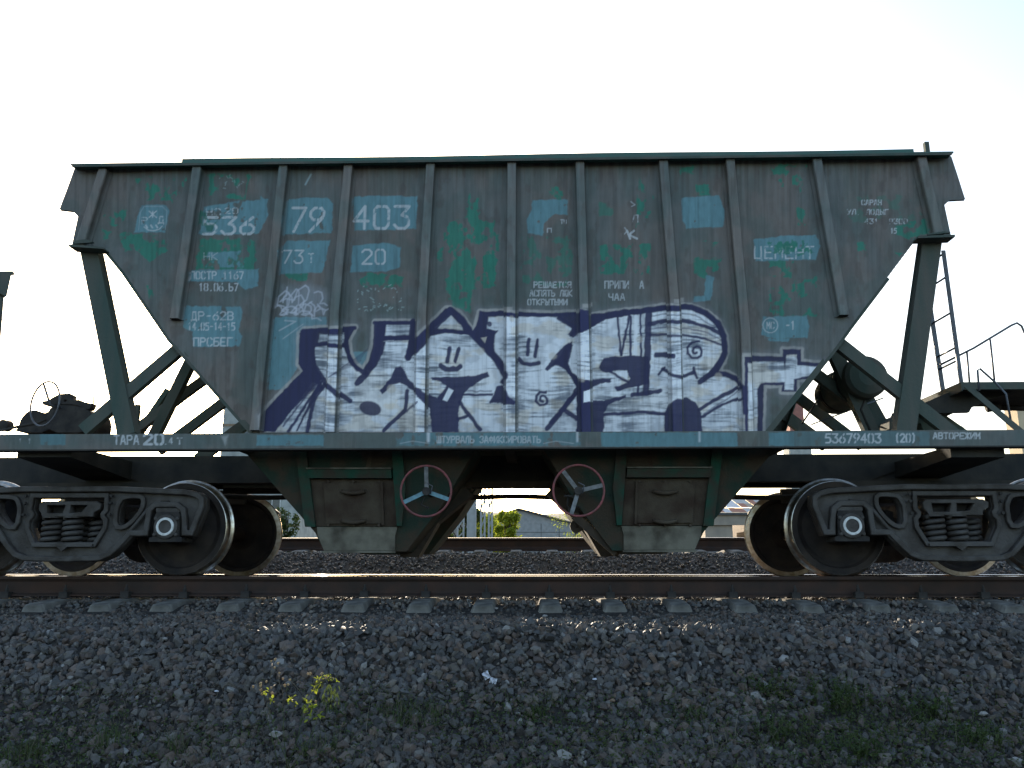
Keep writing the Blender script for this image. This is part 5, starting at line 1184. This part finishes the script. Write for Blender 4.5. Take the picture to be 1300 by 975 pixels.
# block warehouse with a shallow gable
def warehouse():
    Y = 75; pk, le, re = W(658.5, 647, Y), W(636, 656, Y), W(727, 665, Y); zb = -1.5
    root = empty('warehouse', (pk[0], Y, zb), 'long low block warehouse with shallow gable beyond the far track', 'warehouse')
    o = lambda p: (p[0] - pk[0], p[1] - zb)
    le2 = (o(le)[0] - 1, o(le)[1] - .2); b = MB(); b.plate([(le2[0], 0), (o(re)[0], 0), o(re), o(pk), le2], 0, 26, 'block'); b.build('wall', root)
    b = MB()
    for i in range(7): b.box(le2[0] + .01, o(re)[0] - .2, -.02, -.001, .8 * i + .9, .8 * i + .95, 'roofm') if .8 * i + .95 < o(re)[1] else None
    for x in (-.5, 2.2, 4.0): b.box(x, x + .05, -.022, -.0015, 0, o(re)[1], 'roofm')
    b.build('wall_joint', root)
    for A_, B_ in ((le2, o(pk)), (o(pk), o(re))):
        b = MB(); e = .15; b.loft([(A_[0], -.4, A_[1] + .01), (B_[0], -.4, B_[1] + .01), (B_[0], -.4, B_[1] + e), (A_[0], -.4, A_[1] + e)], [(A_[0], 26.4, A_[1] + .01), (B_[0], 26.4, B_[1] + .01), (B_[0], 26.4, B_[1] + e), (A_[0], 26.4, A_[1] + e)], 'roofm'); b.build('roof', root)
    b = MB(); x = W(698, 690, Y)[0] - pk[0]; b.box(x, x + .25, -.05, 0, 0, o(re)[1] * .55, 'glass'); b.build('window', root)
warehouse()
def shed():
    Y = 34; xa, za = W(880, 628, Y); xb, _ = W(1030, 628, Y); zr = W(900, 630, Y + 4)[1]; ze = W(900, 651, Y)[1]; zb = -1.2; cx = (xa + xb) / 2
    root = empty('shed', (cx, Y, zb), 'beige shed with pale blue and rust red sheet roof behind the right wheels', 'shed')
    x0, x1 = xa - cx, xb - cx; b = MB(); xw = W(896, 690, Y)[0] - cx; xw2 = W(931, 690, Y)[0] - cx
    b.box(xw, xw2, 0, 6, 0, ze - zb - .12, 'beige'); b.box(x0 - 1, xw, 3.5, 6, 0, ze - zb - 1.6, 'beige'); b.box(W(952, 680, Y)[0] - cx, x1, 0, 6, 0, ze - zb - .12, 'beige'); b.build('wall', root)
    b = MB(); b.box(x0, x1, -.15, 0, ze - zb - .62, ze - zb - .121, 'beige'); b.box(x0, x1, -.30, -.10, ze - zb - .12, ze - zb - .02, 'roofm'); b.build('fascia', root)
    R = random.Random(2); n = 16; rows = 4; rf = MB(); rf.mats = ['bluemetal', 'rustsheet', 'steelw', 'beige']
    for r in range(rows):
        for i in range(n):
            a, c = x0 + (x1 - x0) * i / n, x0 + (x1 - x0) * (i + 1) / n; t0, t1 = r / rows, (r + 1) / rows
            m = R.choice(['bluemetal', 'bluemetal', 'rustsheet', 'beige', 'steelw'] if r < 3 else ['beige', 'steelw'])
            z = lambda t: ze - zb + (zr - ze) * t + .012 * (i % 2) + .02 * (r == 1)
            rf.add([(a, -.3 + 4.3 * t0, z(t0)), (c, -.3 + 4.3 * t0, z(t0)), (c, -.3 + 4.3 * t1, z(t1)), (a, -.3 + 4.3 * t1, z(t1))], [(0, 1, 2, 3)], m)
    rf.build('roof', root, fix=False)
shed()
def block(name, u0, u1, vt, Y, depth, zb, label, m, stripes=None, cat='building', mid=None):
    xa, zt = W(u0, vt, Y); xb, _ = W(u1, vt, Y); cx = (xa + xb) / 2
    root = empty(name, (cx, Y, zb), label, cat); h = zt - zb
    b = MB(); b.box(xa - cx, xb - cx, 0, depth, 0, h, m); b.build('wall', root)
    b = MB(); b.box(xa - cx - .15, xb - cx + .15, -.15, depth + .15, h + .01, h + .25, 'roofm' if name != 'brick_chimney' else 'brick'); b.build('roof' if name != 'brick_chimney' else 'chimney_cap', root)
    return root, xa - cx, xb - cx, h
root, a, c_, h = block('apartment_building', 286, 387, 495, 60, 12, -1.2, 'grey panel apartment block seen between the left braces and wheels', 'panel')
nf = int(h / 2.8)
for f in range(nf + 1):
    b = MB(); z = h - 2.8 * f - .9
    if z > 1:
        b.box(a - .02, c_, -.04, -.002, z + .55, z + .75, 'band'); b.build('facade_band', root)
        x = a + 1.0
        while x < c_ - 1.5:
            b = MB(); b.box(x, x + 1.3, -.03, -.001, z - 1.3, z + .1, 'glass'); wd = b.build('window', root)
            b = MB(); b.box(x + .62, x + .68, -.06, -.031, z - 1.3, z + .1, 'white'); b.box(x - .06, x, -.06, -.002, z - 1.3, z + .1, 'white'); b.box(x + 1.3, x + 1.36, -.06, -.002, z - 1.3, z + .1, 'white'); b.build('frame', wd)
            x += 3.0
root, a, c_, h = block('brick_chimney', 1000, 1018.5, 503, 90, 1.6, -1.2, 'square pinkish brick chimney behind the right end braces', 'brick', cat='chimney')
b = MB(); b.box(a - .4, c_ + .5, -.3, 2, 0, W(650, 566, 90)[1] + 1.2, 'panel'); b.build('chimney_base', root)
root, a, c_, h = block('rendered_house', 1289, 1420, 505, 50, 1.6, -1.2, 'cream rendered house at the right edge behind the platform', 'cream', cat='house')
b = MB(); b.plate([(a + .0, h + .26), (c_, h + .26), ((a + c_) / 2, h + 1.6)], .1, 1.5, 'cream'); b.build('gable', root)
# distant hills
b = MB(); xs = np.linspace(-2600, 2600, 150); vs = []
for x in xs:
    hgt = 150 + 55 * float(fbm(np.array([x * .0018 + 3]), np.array([1.0]), 2)[0]); vs += [(x, 2000, -8), (x, 2250, hgt * .62), (x, 2600, hgt), (x, 3100, -8)]
b.add(vs, [(4 * i + j, 4 * i + j + 1, 4 * i + j + 5, 4 * i + j + 4) for i in range(len(xs) - 1) for j in range(3)], 'hill', True)
tag(b.build('hills'), kind='structure')
# another hopper wagon standing on the far track, only its end reaches the frame
def neighbour():
    Yn = Y2 + 1.45; root = empty('freight_wagon', (W(0, 500, Yn)[0] - 5, Y2, Z2), 'dark wagon on the far track cut off by the left picture edge', 'freight wagon'); ox, oz = root.location.x, root.location.z
    edge = [(14.5, 348), (8.5, 376), (5, 378), (0, 440), (-40, 560)]; e = [(x - ox, z - oz) for x, z in (W(u, v, Yn) for u, v in edge)]
    zt = e[0][1]; xe = e[0][0]; xl = -2.2
    poly = [(xl, zt), (xe, zt)] + e[1:] + [(xl, e[-1][1])]
    for y in (-1.45, 1.44): b = MB(); b.plate(poly, y, y + .01, 'green'); b.build('side_wall', root)
    b = MB(); b.box(xl, xe + .01, -1.52, -1.44, zt + .001, zt + .06, 'green'); b.box(xl, xe + .01, 1.44, 1.52, zt + .001, zt + .06, 'green'); b.build('top_rim', root)
    b = MB()
    for p, q in zip(e[1:-1], e[2:]): b.add([(p[0] - .02, -1.43, p[1]), (q[0] - .02, -1.43, q[1]), (q[0] - .02, 1.43, q[1]), (p[0] - .02, 1.43, p[1])], [(0, 1, 2, 3)], 'green')
    b.build('end_slope', root)
    b = MB(); z = e[-1][1]; b.box(xl, 4.2, -1.5, -1.42, z - .18, z - .002, 'green'); b.box(xl, 4.2, 1.42, 1.5, z - .18, z - .002, 'green'); b.box(xl, 4.2, -.3, .3, z - .5, z - .19, 'under'); b.build('underframe', root)
    bb = copy_tree(BG, root); bb.location = (1.0, 0, 0)
neighbour()
